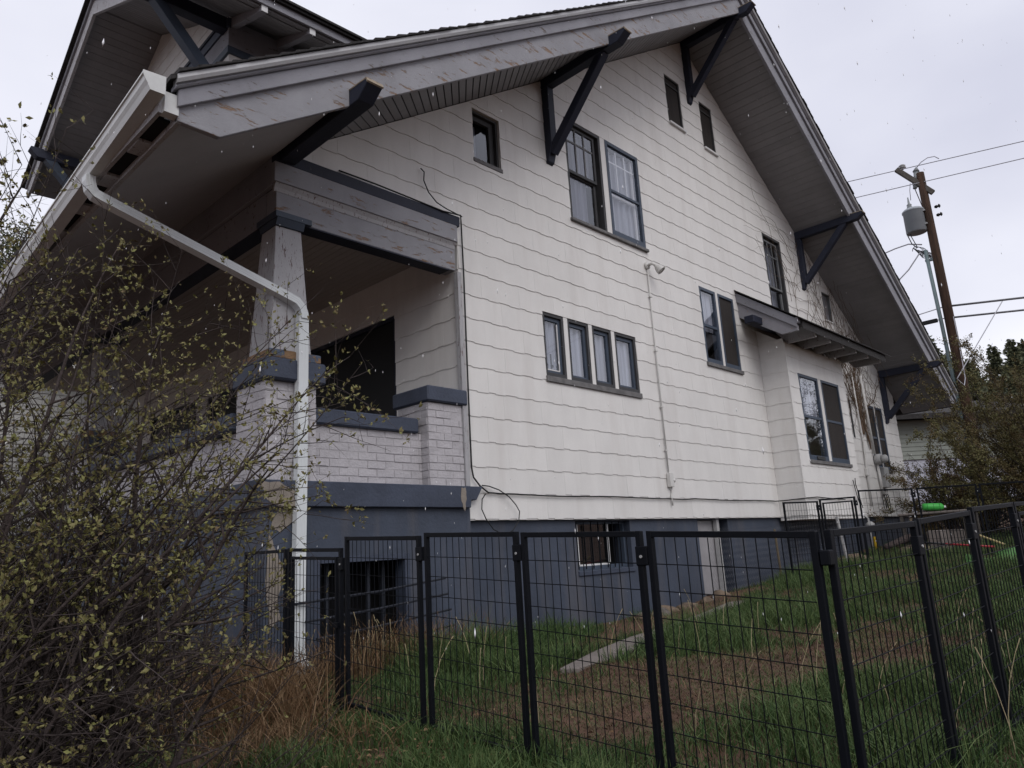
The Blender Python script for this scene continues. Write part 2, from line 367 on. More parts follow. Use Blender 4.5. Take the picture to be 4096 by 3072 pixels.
# plaster lost at the corner of the porch foundation
def blob(cx, cz, pts, name, T, m, off):
    mb = MB(T); n = len(pts); mb.add([(cx+p[0], off, cz+p[1]) for p in pts] + [(cx+p[0]*.98, off-.012, cz+p[1]*.98) for p in pts],
        [tuple(range(n)), tuple(range(2*n-1, n-1, -1))] + [(i, i+n, (i+1) % n+n, (i+1) % n) for i in range(n)])
    return mb.build(name, m, house)
BARM = mat('dark_grille_paint', (.020, .023, .032), .6)
PLA = mat('bare_render', (.27, .235, .20), .9, .12, 6., (1, 1, 1), .5, 40)
PF = lambda u, n, z: (u, -.02-n, z); PB = lambda u, n, z: (u, -.075-n, z)
def ragged(pts, k=6, a=.018):
    out = []
    for i in range(len(pts)):
        p, q = pts[i], pts[(i+1) % len(pts)]
        for j in range(k):
            t = j/k; out.append((p[0]+(q[0]-p[0])*t + (random.uniform(-a, a) if j else 0), p[1]+(q[1]-p[1])*t + (random.uniform(-a, a) if j else 0)))
    return out
blob(-2.1, .22, ragged([(-.14, .09), (.0, .09), (.14, .02), (.16, -.1), (-.02, -.1), (-.14, -.02)], 3), 'bare_patch', PB, PLA, .004)
blob(-2.06, -.02, ragged([(-.02, .13), (.14, .13), (.11, .02), (.0, -.07), (-.08, -.02)], 3, .012), 'bare_patch', PF, PLA, .004)
blob(-2.11, -.45, ragged([(-.05, .36), (.03, .2), (.10, .05), (.04, -.12), (.07, -.3), (-.04, -.35), (-.07, 0)], 3, .014), 'bare_patch', PF, PLA, .004)
blob(-.12, .2, ragged([(-.03, .11), (.02, .11), (.03, 0), (.0, -.12), (-.04, -.02)], 3, .01), 'bare_patch', PB, PLA, .004)
# band round the porch floor
b = MB(); b.extr([(-2.29, .325), (.14, .325), (.05, .19), (-.02, .19), (-.03, .115), (-2.24, .115)], 1, -.075, .12); b.build('porch_floor_band', SLATEC, house, bevel=.006)
b = MB(); b.box(-2.27, -2.0, .121, 9, .115, .322); b.build('porch_floor_band', SLATEC, house)
b = MB(); b.box(-2.05, -.02, .1, 9, .20, .31); b.build('porch_floor', CONC, house)
b = MB(); b.box(-2.0, -.012, .0, 9, 2.93, 2.98); pc = b.build('porch_ceiling', SOFL, house)
for i in range(24):
    x = -1.98+i*.082; m_ = MB(); m_.box(x+.003, x+.079, .17, 9, 2.915, 2.929); m_.build('ceiling_board', SOFL, pc)
# beams over the porch (side and front)
b = MB(); b.box(-2.125, -.045, -.008, .16, 2.612, 2.90); b.build('porch_beam', TRIMX, house, bevel=.004)
b = MB(); b.box(-2.17, -.043, -.058, .0, 2.925, 3.112); b.build('beam_face_board', TRIMX, house, bevel=.004)
b = MB(); b.extr([(-.045, 2.924), (.02, 2.924), (.02, 2.85), (-.012, 2.85), (-.022, 2.885)], 0, -2.15, -.05); b.build('beam_moulding', TRIMV, house)
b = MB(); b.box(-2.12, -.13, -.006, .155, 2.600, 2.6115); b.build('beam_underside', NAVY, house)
b = MB(); b.extr([(-.0, 3.113), (-.055, 3.113), (-.062, 3.22), (-.0, 3.252)], 0, -2.17, -.001); b.build('water_table', NAVY, house, bevel=.003)
b = MB(); b.box(-2.13, -1.97, .161, 9, 2.612, 2.90); b.build('porch_beam', TRIM, house, bevel=.004)
b = MB(); b.box(-2.165, -2.12, .0, 9, 2.905, 3.19); b.build('beam_face_board', TRIM, house, bevel=.004)
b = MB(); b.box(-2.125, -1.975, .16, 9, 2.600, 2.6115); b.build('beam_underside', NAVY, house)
# column and pier
def column(y0, par):
    m_ = MB(); zt, zb = 2.54, 1.41
    a, c = (-2.116, -1.871, y0+.02, y0+.265), (-2.175, -1.80, y0-.035, y0+.34)
    m_.add([(c[0], c[2], zb), (c[1], c[2], zb), (c[1], c[3], zb), (c[0], c[3], zb), (a[0], a[2], zt), (a[1], a[2], zt), (a[1], a[3], zt), (a[0], a[3], zt)],
           [(0, 3, 2, 1), (4, 5, 6, 7), (0, 1, 5, 4), (1, 2, 6, 5), (2, 3, 7, 6), (3, 0, 4, 7)])
    co = m_.build('column', TRIMV, par, bevel=.004)
    m_ = MB(); m_.box(-2.142, -1.79, y0-.03, y0+.32, 2.607, 2.662); m_.build('capital', SLATEW, par, bevel=.003)
    m_ = MB(); m_.extr([(y0-.028, 2.605), (y0+.3, 2.605), (y0+.28, 2.542), (y0+.0, 2.542)], 0, -2.125, -1.858); m_.build('capital_moulding', SLATEW, par)
    m_ = MB(); m_.box(-2.195, -1.71, y0-.05, y0+.44, 1.335, 1.409); m_.build('plinth', mat('bare_plinth_wood', (.24, .15, .085), .85, .2, 9., (1, 1, 1), .6, 50, peel=(.08, .10, .14), pamt=.52, pscale=5.), par, bevel=.006)
    m_ = MB(); m_.box(-2.235, -1.672, y0-.075, y0+.52, 1.150, 1.333); m_.build('pier_cap', SLATEC, par, bevel=.015)
column(-.01, house); column(4.4, house)
# bricks
BL, BH = .200, .0742
def brickwork(name, T, u0, u1, z0, z1, depth, z0r=.325, thick=.02):
    m_ = MB(T); m_.box(u0+.004, u1-.004, -depth, -.0045, z0, z1); wl = m_.build(name, MORT, house)
    k = 0; z = z0r
    while z < z1-.02:
        x = u0 - (.1 if k % 2 else 0)
        while x < u1-.01:
            a, c = max(x+.002, u0), min(x+BL-.002, u1)
            if c-a > .02:
                j = random.uniform(-.003, .004); t = random.uniform(-.0018, .0018)
                m_ = MB(T); r_ = .003
                zz0, zz1 = z+.0028+t, min(z+BH-.0028+t, z1)
                m_.add([(a, -thick, zz0), (c, -thick, zz0), (c, -thick, zz1), (a, -thick, zz1), (a+r_, j+random.uniform(-.002, .002), zz0+r_), (c-r_, j+random.uniform(-.002, .002), zz0+r_), (c-r_, j, zz1-r_), (a+r_, j+random.uniform(-.003, .003), zz1-r_)],
                       [(0, 3, 2, 1), (4, 5, 6, 7), (0, 1, 5, 4), (1, 2, 6, 5), (2, 3, 7, 6), (3, 0, 4, 7)])
                m_.build('brick', BRK, wl)
            x += BL
        z += BH; k += 1
    return wl
brickwork('pier', lambda u, n, z: (u, -.015-n, z), -2.2, -1.73, .325, 1.148, .25)
brickwork('pier', lambda u, n, z: (-2.2-n, u, z), .0, .48, .325, 1.148, .25)
brickwork('porch_rail_wall', lambda u, n, z: (u, .10-n, z), -1.73, -.495, .325, .838, .15)
brickwork('pilaster', lambda u, n, z: (u, -.012-n, z), -.495, -.045, .325, 1.145, .2)
brickwork('pilaster', lambda u, n, z: (-.495-n, u, z), .0, .46, .325, 1.145, .2)
brickwork('porch_rail_wall', lambda u, n, z: (-2.14-n, u, z), .48, 4.35, .325, .80, .15)
brickwork('pier', lambda u, n, z: (-2.2-n, u, z), 4.36, 4.85, .325, 1.148, .25)
b = MB(); b.box(-1.728, -.55, .055, .30, .838, .982); b.build('rail_cap', SLATEC, house, bevel=.014)
b = MB(); b.box(-.520, .008, -.055, .52, 1.150, 1.305); b.build('pilaster_cap', SLATEC, house, bevel=.014)
b = MB(); b.box(-2.24, -1.96, .50, 4.34, .805, .955); b.build('rail_cap', SLATEC, house, bevel=.014)
# ---- bay
backing('bay_wall', TB, [(6.944, 0), (9.43, 0), (9.43, 2.9), (6.944, 2.9)], [(7.32, 9.092, .897, 2.40)], .10, house)
bay = house.children[-1]
bay = [o for o in bpy.data.objects if o.name == 'bay_wall'][0]
shingle_wall(TB, 6.944, 9.43, -.005, 2.88, [(7.32, 9.092, .897, 2.40)], bay)
bs = backing('bay_side_wall', TBS, [(-.455, 0), (0, 0), (0, 3.2), (-.455, 2.88)], [], .10, house)
shingle_wall(TBS, -.455, -.012, -.005, 2.95, [], bs)
b = MB(); b.box(9.33, 9.43, -.357, 0, 0, 3.0); b.box(6.95, 9.42, -.45, 0, -.06, .0); b.build('bay_side_wall', SID, house)
b = MB(); b.box(6.928, 6.958, -.475, -.458, 0, 2.86); b.build('bay_corner_board', SID, house)
# bay roof
bs0, bs1 = 6.40, 10.12
def brz(y, ref): return ref + .73*y          # y negative outwards
br = MB(); br.extr([(0, 3.64), (-1.03, brz(-1.03, 3.64)), (-1.03, brz(-1.03, 3.79)), (0, 3.79)], 0, bs0+.02, bs1+.12); br.build('bay_roof', RSH, house)
b = MB(); b.extr([(.0, 3.33), (-.70, 2.86), (-.965, 2.862), (-.965, 2.955), (-.93, 3.0), (0, 3.62)], 0, bs0-.03, bs0+.018); b.build('bay_rake_board', mat('rust_flaked_trim', (.30, .295, .32), .7, .1, 2., (1, 1, 1), .5, 45, peel=(.36, .16, .05), pamt=.60, pscale=3.2), house, bevel=.004)
b = MB(); b.extr([(.0, 3.60), (-.96, 2.905+.01), (-.985, 3.045), (0, 3.765)], 0, bs0-.062, bs0-.0305); b.build('bay_rake_board', TRIM, house, bevel=.004)
b = MB(); b.box(bs0-.06, bs1+.10, -1.0, -.955, 2.975, 3.075); b.build('bay_fascia', TRIM, house, bevel=.003)
b = MB()
for i in range(12):
    y0, y1 = -1.07+i*.092, -1.07+(i+1)*.092+.03
    x0 = bs0-.085-random.uniform(0, .02)
    b.add([(x0, y0, brz(y0, 3.80)), (bs1+.35 if i == 0 else bs1+.16, y0, brz(y0, 3.80)), (bs1+.16, y1, brz(y1, 3.80)), (x0, y1, brz(y1, 3.80)),
           (x0, y0, brz(y0, 3.815)), (bs1+.35 if i == 0 else bs1+.16, y0, brz(y0, 3.815)), (bs1+.16, y1, brz(y1, 3.812)), (x0, y1, brz(y1, 3.812))],
          [(0, 3, 2, 1), (4, 5, 6, 7), (0, 1, 5, 4), (1, 2, 6, 5), (2, 3, 7, 6), (3, 0, 4, 7)])
b.build('bay_roof_shingles', RSH, house, kind='stuff')
for x in (7.04, 7.64, 8.22, 8.81, 9.41, 10.06):
    b = MB(); b.extr([(-.97, 2.862), (-.97, 2.96), (.0, 3.63), (.0, 3.50), (-.5, 2.862)], 0, x-.024, x+.024); rt_ = b.build('rafter_tail', TRIMV, house, bevel=.003); b = MB(); b.box(x-.023, x+.023, -.975, -.9705, 2.863, 2.959); b.build('end_cap', WHT, rt_)
b = MB(); b.box(6.06, 9.9, -.40, -.24, 3.10, 3.22); b.build('bay_roof_beam', NAVY, house, bevel=.006)
# ---- main roof
def gable_slab(b, x0, x1, y0, y1, r0, r1):
    b.extr([(x0, rz(x0, r0)), (RX, r0), (x1, rz(x1, r0)), (x1, rz(x1, r1)), (RX, r1), (x0, rz(x0, r1))], 1, y0, y1)
XL, XR = -3.41, 14.37
b = MB(); gable_slab(b, -2.10, XR, -1.07, 10.2, 8.24, 8.58); roof = b.build('roof', mat('dark_roof_wood', (.03, .028, .028), .9), house)
b = MB(); gable_slab(b, XL-.10, XR+.10, -1.20, 10.3, 8.585, 8.62); b.build('roof_deck', RSH, roof)
def sbox(b, xa, xb, y0, y1, r0, r1):      # board following the slope between xa and xb
    b.add([(xa, y0, rz(xa, r0)), (xb, y0, rz(xb, r0)), (xb, y1, rz(xb, r0)), (xa, y1, rz(xa, r0)), (xa, y0, rz(xa, r1)), (xb, y0, rz(xb, r1)), (xb, y1, rz(xb, r1)), (xa, y1, rz(xa, r1))],
          [(0, 3, 2, 1), (4, 5, 6, 7), (0, 1, 5, 4), (1, 2, 6, 5), (2, 3, 7, 6), (3, 0, 4, 7)])
bw = .110
nL = int((RX+2.1)/bw)
proto = {}
m_ = MB(); g = .004
m_.add([(g, -1.065, -SL*g), (bw-g, -1.065, -SL*(bw-g)), (bw-g, .0, -SL*(bw-g)), (g, .0, -SL*g), (g, -1.065, -SL*g+.012), (bw-g, -1.065, -SL*(bw-g)+.012), (bw-g, 0, -SL*(bw-g)+.012), (g, 0, -SL*g+.012)],
       [(0, 3, 2, 1), (4, 5, 6, 7), (0, 1, 5, 4), (1, 2, 6, 5), (2, 3, 7, 6), (3, 0, 4, 7)])
me = m_.mesh('soffit_board', SOFF)
for i in range(80):
    o = bpy.data.objects.new('soffit_board', me); C.objects.link(o); o.parent = roof; o.location = (RX+.02+i*bw, 0, 8.20-SL*(.02+i*bw))
for i in range(-1, 89):          # the front slope is boarded diagonally
    x = -2.55+i*.103; pl = [(x-1.0+.008, -1.065), (x-1.0+.095, -1.065), (x+.095, 0), (x+.008, 0)]
    pl = clip(clip(pl, 1, 0, RX-.002), -1, 0, 2.165) 
    if len(pl) < 3 or area(pl) < 1e-3: continue
    k = len(pl); m_ = MB(); m_.add([(p[0], p[1], rz(p[0], 8.20)) for p in pl]+[(p[0], p[1], rz(p[0], 8.212)) for p in pl], [tuple(range(k)), tuple(range(2*k-1, k-1, -1))]+[(j, j+k, (j+1) % k+k, (j+1) % k) for j in range(k)]); m_.build('soffit_board', SOFF, roof)
# eave soffit panel (left) and its fascia with the slots between rafter ends
b = MB(); b.extr([(-3.396, 2.478), (-2.166, 3.17), (-2.166, 3.19), (-3.396, 2.50)], 1, -1.06, 10); b.build('eave_soffit', mat('grey_eave_soffit', (.42, .41, .42), .7, .05), roof)
b = MB(); b.box(-3.425, -3.395, -1.10, 10, 2.47, 2.60); b.build('eave_fascia', TRIMV, roof)
b = MB(); b.box(-3.54, -3.515, -1.10, 10, 2.50, 2.62); b.build('eave_fascia', TRIMV, roof)
b = MB(); b.box(-3.515, -3.425, -1.135, -1.06, 2.50, 2.64); b.build('rafter_end', GUT, roof)
for i in range(18):
    y = -.70+i*.60; b = MB(); b.box(-3.515, -3.425, y, y+.20, 2.49, 2.60); b.build('rafter_end', TRIMV, roof)
b = MB(); b.box(-3.515, -3.425, -1.0, 10, 2.512, 2.53); b.build('eave_slot_shade', ROOM, roof)  # near-black strip set shallow, its colour standing for shade in the slots
# right eave
b = MB(); b.box(14.36, 14.42, -1.10, 10, 2.45, 2.60); b.build('eave_fascia', TRIM, roof)
# rake boards
b = MB(); b.extr([(-3.145, 2.466), (RX, 8.115), (RX, 8.46), (-3.425, rz(-3.425, 8.46)), (-3.425, 2.475)], 1, -1.118, -1.072); b.build('rake_board', TRIMX, roof, bevel=.004)
b = MB(); b.extr([(14.11, 2.466), (14.39, 2.475), (14.39, rz(14.39, 8.46)), (RX+.001, 8.46), (RX+.001, 8.115)], 1, -1.118, -1.072); b.build('rake_board', TRIM, roof, bevel=.004)
for s_, x1 in ((-1, -3.44), (1, 14.40)):
    b = MB(); xa = RX+(.0005 if s_ > 0 else -.0005)
    b.extr([(xa, 8.395), (x1, rz(x1, 8.395)), (x1, rz(x1, 8.52)), (xa, 8.52)], 1, -1.155, -1.1185); b.build('rake_trim_board', TRIM, roof, bevel=.004)
    x2 = x1+s_*.03
    for (r0, r1, ya, yb, mm, nm) in ((8.522, 8.55, -1.185, -1.11, TRIM, 'rake_moulding'), (8.551, 8.612, -1.215, -1.14, DRIP, 'drip_edge')):
        b = MB()
        P0 = [(xa, r0), (x2, r0)]
        for k in range(5):
            pass
        prof = [(ya+.012, r0), (ya, r0+(r1-r0)*.4), (ya+.006, r1), (yb, r1), (yb, r0)]
        b.add([(xa, y, rz(xa, r)) for y, r in prof] + [(x2, y, rz(x2, r)) for y, r in prof], [tuple(range(5)), tuple(range(9, 4, -1))] + [(i, i+5, (i+1) % 5+5, (i+1) % 5) for i in range(5)])
        b.build(nm, mm, roof)
b = MB()
for s_ in (-1, 1):
    L_ = 8.95; k = 0; t = L_
    while t > 0:
        wd = .118; y0 = -1.222-random.uniform(0, .018); j = random.uniform(0, .006)
        xa, xb = RX+s_*t, RX+s_*max(t-wd-.02, 0)
        b.add([(xa, y0, rz(xa, 8.618)), (xb, y0, rz(xb, 8.618)), (xb, -.7, rz(xb, 8.618)), (xa, -.7, rz(xa, 8.618)),
               (xa, y0, rz(xa, 8.640)+j), (xb, y0, rz(xb, 8.624)), (xb, -.7, rz(xb, 8.624)), (xa, -.7, rz(xa, 8.64)+j)],
              [(0, 3, 2, 1), (4, 5, 6, 7), (0, 1, 5, 4), (1, 2, 6, 5), (2, 3, 7, 6), (3, 0, 4, 7)]); t -= wd
b.build('roof_shingles', RSH, roof, kind='stuff')
# brackets of the gable
def bracket(xc, zb, post=True, w_=.128, tip=.155):
    bk = MB(); x0, x1 = xc-w_/2, xc+w_/2
    bk.extr([(0, zb+tip), (0, zb), (-1.235, zb+.01), (-1.365, zb+.105), (-1.352, zb+tip-.012)], 0, x0, x1)
    o = bk.build('bracket', NAVY, house, bevel=.006)
    m_ = MB(); m_.extr([(-1.12, zb+tip), (-1.354, zb+tip-.010), (-1.372, zb+.108), (-1.36, zb+.10), (-1.345, zb+tip-.02), (-1.12, zb+tip-.012)], 0, x0-.003, x1+.003); m_.build('beam_end', RAW, o)
    if post:
        m_ = MB(); m_.extr([(0, zb-.01), (-.112, zb-.002), (-.112, zb-.85), (-.045, zb-1.05), (0, zb-1.07)], 0, x0+.004, x1-.004); m_.build('post', NAVY, o, bevel=.006)
        m_ = MB(); m_.bar((xc, -.075, zb-.93), (xc, -.985, zb+.03), w_*.86, .115, (1, 0, 0)); m_.build('brace', NAVY, o, bevel=.006)
    return o
bracket(-2.045, 3.13, False, .146)
bracket(1.653, 5.53); bracket(5.53, 8.06, True, .12); bracket(9.32, 5.53); bracket(12.97, 3.13, True, .12)
# ---- gutter and downspout
gutter = MB()
g0, gd = Vector((-3.60, -1.20, 2.615)), Vector((.024, 1, -.057))
prof = [(.06, .075), (.06, -.045), (-.03, -.045), (-.045, -.01), (-.06, .015), (-.065, .052), (-.075, .055), (-.075, .068), (-.055, .068), (-.052, .02), (-.035, -.005), (-.022, -.036), (.05, -.036), (.05, .075)]
n_ = len(prof); ga = [(g0.x+p[0], g0.y, g0.z+p[1]) for p in prof]; ge = g0+gd*10.4; gb = [(ge.x+p[0], ge.y, ge.z+p[1]) for p in prof]
gutter.add(ga+gb, [tuple(range(n_)), tuple(range(2*n_-1, n_-1, -1))] + [(i, i+n_, (i+1) % n_+n_, (i+1) % n_) for i in range(n_)])
gu = gutter.build('gutter', GUT, house)
b = MB(); pc_ = [(.062, .078), (.062, -.048), (-.03, -.048), (-.047, -.01), (-.062, .015), (-.077, .052), (-.077, .07)]
b.add([(g0.x+p[0], g0.y-.004, g0.z+p[1]) for p in pc_]+[(g0.x+p[0], g0.y+.004, g0.z+p[1]) for p in pc_], [tuple(range(7)), tuple(range(13, 6, -1))]+[(i, i+7, (i+1) % 7+7, (i+1) % 7) for i in range(7)])
b.build('gutter_end_cap', GUT, gu)
def rectpath(pts, a, c, name, m, par, side=None):
    """ribbed rectangular spout swept along pts"""
    prof = []
    for (x0, y0), (x1, y1) in (((-a, -c), (a, -c)), ((a, -c), (a, c)), ((a, c), (-a, c)), ((-a, c), (-a, -c))):
        for k in range(7):
            t = k/7; off = .0015 if k % 2 else 0; nx, ny = (y1-y0), -(x1-x0); ln = math.hypot(nx, ny)
            prof.append((x0+(x1-x0)*t - nx/ln*off, y0+(y1-y0)*t - ny/ln*off))
    n = len(prof); vs = []; pts = [Vector(p) for p in pts]; m_ = MB(); sd0 = Vector(side)
    for i, p in enumerate(pts):
        d = (pts[min(i+1, len(pts)-1)]-pts[max(i-1, 0)]).normalized(); sd = (sd0 - d*sd0.dot(d)).normalized(); up = d.cross(sd)
        vs += [tuple(p+sd*q[0]+up*q[1]) for q in prof]
    fs = [(i*n+k, i*n+(k+1) % n, (i+1)*n+(k+1) % n, (i+1)*n+k) for i in range(len(pts)-1) for k in range(n)]
    fs += [tuple(range(n-1, -1, -1)), tuple((len(pts)-1)*n+k for k in range(n))]
    m_.add(vs, fs); return m_.build(name, m, par)
DS0 = Vector((-3.59, .03, 2.50)); DS1 = Vector((-1.935, -.075, 1.83))
e1 = Vector((-3.575, .03, 2.40)); e1b = Vector((-3.50, .02, 2.345))
path = [DS0, DS0+Vector((0, 0, -.04)), e1, e1+Vector((.03, 0, -.035)), e1b]
for t in (.02, .5, .95): path.append(e1b.lerp(Vector((-2.0, -.06, 1.865)), t))
path += [Vector((-1.965, -.07, 1.845)), Vector((-1.925, -.075, 1.80)), Vector((-1.905, -.078, 1.74)), Vector((-1.905, -.078, 1.70))]
sp = rectpath(path, .045, .033, 'downspout', DSP, house, (.0, 1, 0))
rectpath([(-1.907, -.077, 1.71), (-1.912, -.075, .4), (-1.925, -.078, -.4), (-1.935, -.085, -1.0)], .045, .033, 'downspout', DSP, house, (1, 0, 0))
rectpath([(-1.935, -.085, -.985), (-1.935, -.095, -1.05), (-1.935, -.14, -1.10), (-1.935, -.20, -1.125)], .049, .037, 'spout_elbow', DSP, house, (1, 0, 0))

# ---------------------------------------------------------------- windows
def wbox(T, name, m, par, *boxes, bevel=0):
    b = MB(T)
    for q in boxes: b.box(*q)
    return b.build(name, m, par, bevel=bevel)
def curtain(T, par, u0, u1, z0, z1, n, m=CURT, folds=9, amp=.012):
    b = MB(T); k = folds*4; vs = []; fs = []
    for i in range(k+1):
        u = u0+(u1-u0)*i/k; d = n+amp*math.sin(i*math.pi/2+.4)+random.uniform(-.003, .003); vs += [(u, d, z0), (u, d, z1)]
    for i in range(k): fs.append((2*i, 2*i+2, 2*i+3, 2*i+1))
    b.add(vs, fs); return b.build('curtain', m, par, recalc=False)
def room(T, par, u0, u1, z0, z1, n=-.12, d=.5):
    b = MB(T); b.box(u0-.05, u1+.05, n-d, n-d+.02, z0-.05, z1+.05)
    b.box(u0-.05, u0-.03, n-d, n, z0-.05, z1+.05); b.box(u1+.03, u1+.05, n-d, n, z0-.05, z1+.05); b.box(u0-.05, u1+.05, n-d, n, z1+.03, z1+.05); b.box(u0-.05, u1+.05, n-d, n, z0-.05, z0-.03)
    return b.build('recess', ROOM, par)
def frame(T, par, u0, u1, z0, z1, n, t, m, d=.035, name='window_frame', bot=None):
    bt = bot or t
    return wbox(T, name, m, par, (u0, u0+t, n-d, n, z0, z1), (u1-t, u1, n-d, n, z0, z1), (u0+t, u1-t, n-d, n-.0005, z0, z0+bt), (u0+t, u1-t, n-d, n-.0005, z1-t, z1), bevel=.002)
def pane(T, par, u0, u1, z0, z1, n): return wbox(T, 'pane', GLS, par, (u0, u1, n-.004, n, z0, z1))
def sash(T, par, u0, u1, z0, z1, n, t, m, bot=None):
    o = frame(T, par, u0, u1, z0, z1, n, t, m, .03, 'sash', bot)
    wbox(T, 'pane', GLS, par, (u0+t, u1-t, n-.018, n-.015, z0+(bot or t), z1-t)); return o
def muntins(T, par, u0, u1, z0, z1, n, cols, ztop, m, t=.014):
    bx_ = []
    for k in range(1, cols):
        u = u0+(u1-u0)*k/cols; bx_.append((u-t/2, u+t/2, n-.016, n-.004, z0, z1))
    bx_.append((u0, u1, n-.015, n-.005, z1-ztop-t/2, z1-ztop+t/2))
    return wbox(T, 'muntins', m, par, *bx_)
def win(T, key, m, fn): pass
def root_window(T, u0, u1, z0, z1, m, t=.035, n=.004, d=.10, name='window'):
    w_ = frame(T, house, u0, u1, z0, z1, n, t, m, d, name); room(T, w_, u0, u1, z0, z1); return w_
SILL = lambda T, par, u0, u1, z, m=SILLM, out=.045: wbox(T, 'sill', m, par, (u0-.015, u1+.015, -.05, out, z-.012, z+.038), bevel=.004)
# small upper window with a deep dark jamb
u0, u1, z0, z1 = WIN['small']; w_ = root_window(TG, u0, u1, z0, z1, DKFR, .03, -.03)
wbox(TG, 'jamb', DKFR, w_, (u0+.03, u1-.03, -.12, -.075, z1-.09, z1-.03), (u0+.03, u0+.07, -.12, -.075, z0+.03, z1-.09), (u1-.10, u1-.03, -.12, -.075, z0+.03, z1-.09))
wbox(TG, 'pane', GLS, w_, (u0+.06, u1-.1, -.104, -.100, z0+.04, z1-.09)); curtain(TG, w_, u0+.05, u0+.19, z0+.03, z1-.1, -.17, CURT, 3, .02)
SILL(TG, w_, u0, u1, z0, SILLM, .02)
# upstairs pair: open sash with grid, and a storm window
u0, u1, z0, z1 = WIN['dbl']; um = 2.80
w_ = frame(TG, house, u0, um, z0, z1, .004, .045, DKFR, .12, 'window'); room(TG, w_, u0, u1, z0, z1)
zm = z0+(z1-z0)*.485
sash(TG, w_, u0+.045, um-.09, zm, z1-.05, -.035, .042, DKFR); muntins(TG, w_, u0+.087, um-.132, zm+.042, z1-.092, -.036, 3, .20, mat('grey_muntin', (.16, .16, .165), .6), .022)
sash(TG, w_, u0+.045, um-.09, z0+.045, zm+.03, -.072, .045, DKFR)
curtain(TG, w_, u0+.05, um-.24, z0+.05, zm, -.14, CURD, 4, .03); curtain(TG, w_, u0+.05, um-.12, zm, z1-.06, -.15, CURD, 5, .03)
backing('mullion', TG, [(um, z0+.03), (um+.11, z0+.03), (um+.11, z1), (um, z1)], [], .1, house, SID, .006)
w2 = frame(TG, house, um+.11, u1, z0, z1, .014, .055, SLATEW, .10, 'storm_window', .11); 
wbox(TG, 'meeting_rail', SLATEW, w2, (um+.165, u1-.055, -.02, .008, zm-.015, zm+.02))
pane(TG, w2, um+.165, u1-.055, z0+.11, z1-.055, -.012)
muntins(TG, w2, um+.20, u1-.08, zm+.03, z1-.08, -.03, 3, .20, WHT, .018); curtain(TG, w2, um+.17, u1-.06, z0+.06, z1-.07, -.115, CURT, 5, .03)
wbox(TG, 'sash', WHT, w2, (um+.165, um+.2, -.09, -.065, z0+.11, z1-.06), (u1-.09, u1-.055, -.09, -.065, z0+.11, z1-.06), (um+.2, u1-.09, -.09, -.065, zm-.03, zm+.01))
wbox(TG, 'sill', SILLM, w_, (u0-.02, u1+.02, -.05, .05, z0-.03, z0+.012), bevel=.004)
# attic screens
for k in ('at1', 'at2'):
    u0, u1, z0, z1 = WIN[k]; w_ = frame(TG, house, u0, u1, z0, z1, .0, .028, DKFR, .1, 'attic_window'); room(TG, w_, u0, u1, z0, z1)
    wbox(TG, 'screen', SCRN, w_, (u0+.028, u1-.028, -.03, -.026, z0+.03, z1-.028)); wbox(TG, 'head_rail', DKFR, w_, (u0+.03, u1-.03, -.025, -.008, z1-.16, z1-.13))
    wbox(TG, 'sill', WHT, w_, (u0, u1+.03, -.03, .045, z0-.01, z0+.03), bevel=.005)
# tall window above the bay roof
u0, u1, z0, z1 = WIN['tall']; zm = 4.22
w_ = frame(TG, house, u0, u1, z0, z1, .004, .05, DKFR, .12, 'window'); room(TG, w_, u0, u1, z0, z1)
DKL = mat('faded_sash_paint', (.13, .135, .14), .6, .1)
sash(TG, w_, u0+.05, u1-.10, zm, z1-.09, -.03, .04, DKL); muntins(TG, w_, u0+.09, u1-.14, zm+.04, z1-.13, -.031, 3, .26, DKL, .026)
sash(TG, w_, u0+.05, u1-.10, z0, zm+.03, -.07, .04, DKFR); wbox(TG, 'track', DKL, w_, (u1-.20, u1-.16, -.06, -.03, z0+.05, zm-.05))
curtain(TG, w_, u0+.1, u0+.24, z0, zm, -.16, SCRN, 3); curtain(TG, w_, u0+.42, u1-.1, z0, z1-.1, -.16, CURT, 2)
# pair of windows left of the bay
def pair_windows(T, u0, u1, z0, z1, um0, um1, par_name='window', rail=.5, left='glass', right='screen', botm=.09, rootsill=True):
    w1 = frame(T, house, u0, um0, z0, z1, .008, .05, SLATEW, .11, par_name, botm); room(T, w1, u0, u1, z0, z1)
    zr = z0+(z1-z0)*rail
    wbox(T, 'meeting_rail', SLATEW, w1, (u0+.05, um0-.05, -.03, .0, zr-.022, zr+.022))
    if left == 'glass':
        pane(T, w1, u0+.05, um0-.05, z0+botm, z1-.05, -.016)
        curtain(T, w1, u0+.06, um0-.06, zr if rail > .5 else z0+.9*(zr-z0), z1-.06, -.075, CURT, 6)
    else: wbox(T, 'screen', SCRN, w1, (u0+.05, um0-.05, -.02, -.016, z0+botm, z1-.05))
    backing('mullion', T, [(um0, z0+.03), (um1, z0+.03), (um1, z1), (um0, z1)], [], .1, house, SID, .004)
    w2 = frame(T, house, um1, u1, z0, z1, .008, .045, SLATEW, .11, par_name, botm)
    wbox(T, 'screen', SCRN, w2, (um1+.045, u1-.045, -.02, -.016, z0+botm, z1-.045))
    if rail <= .52 and par_name != 'x': wbox(T, 'meeting_rail', SLATEW, w2, (um1+.045, u1-.045, -.03, -.006, zr-.02, zr+.02)) if right == 'rail' else None
    wbox(T, 'sill', SILLM, w1, (u0-.015, u1+.02, -.05, .04, z0-.045, z0+.012), bevel=.004)
    return w1, w2
u0, u1, z0, z1 = WIN['pair']; pair_windows(TG, u0, u1, z0, z1, 5.625, 5.70, rail=.50)
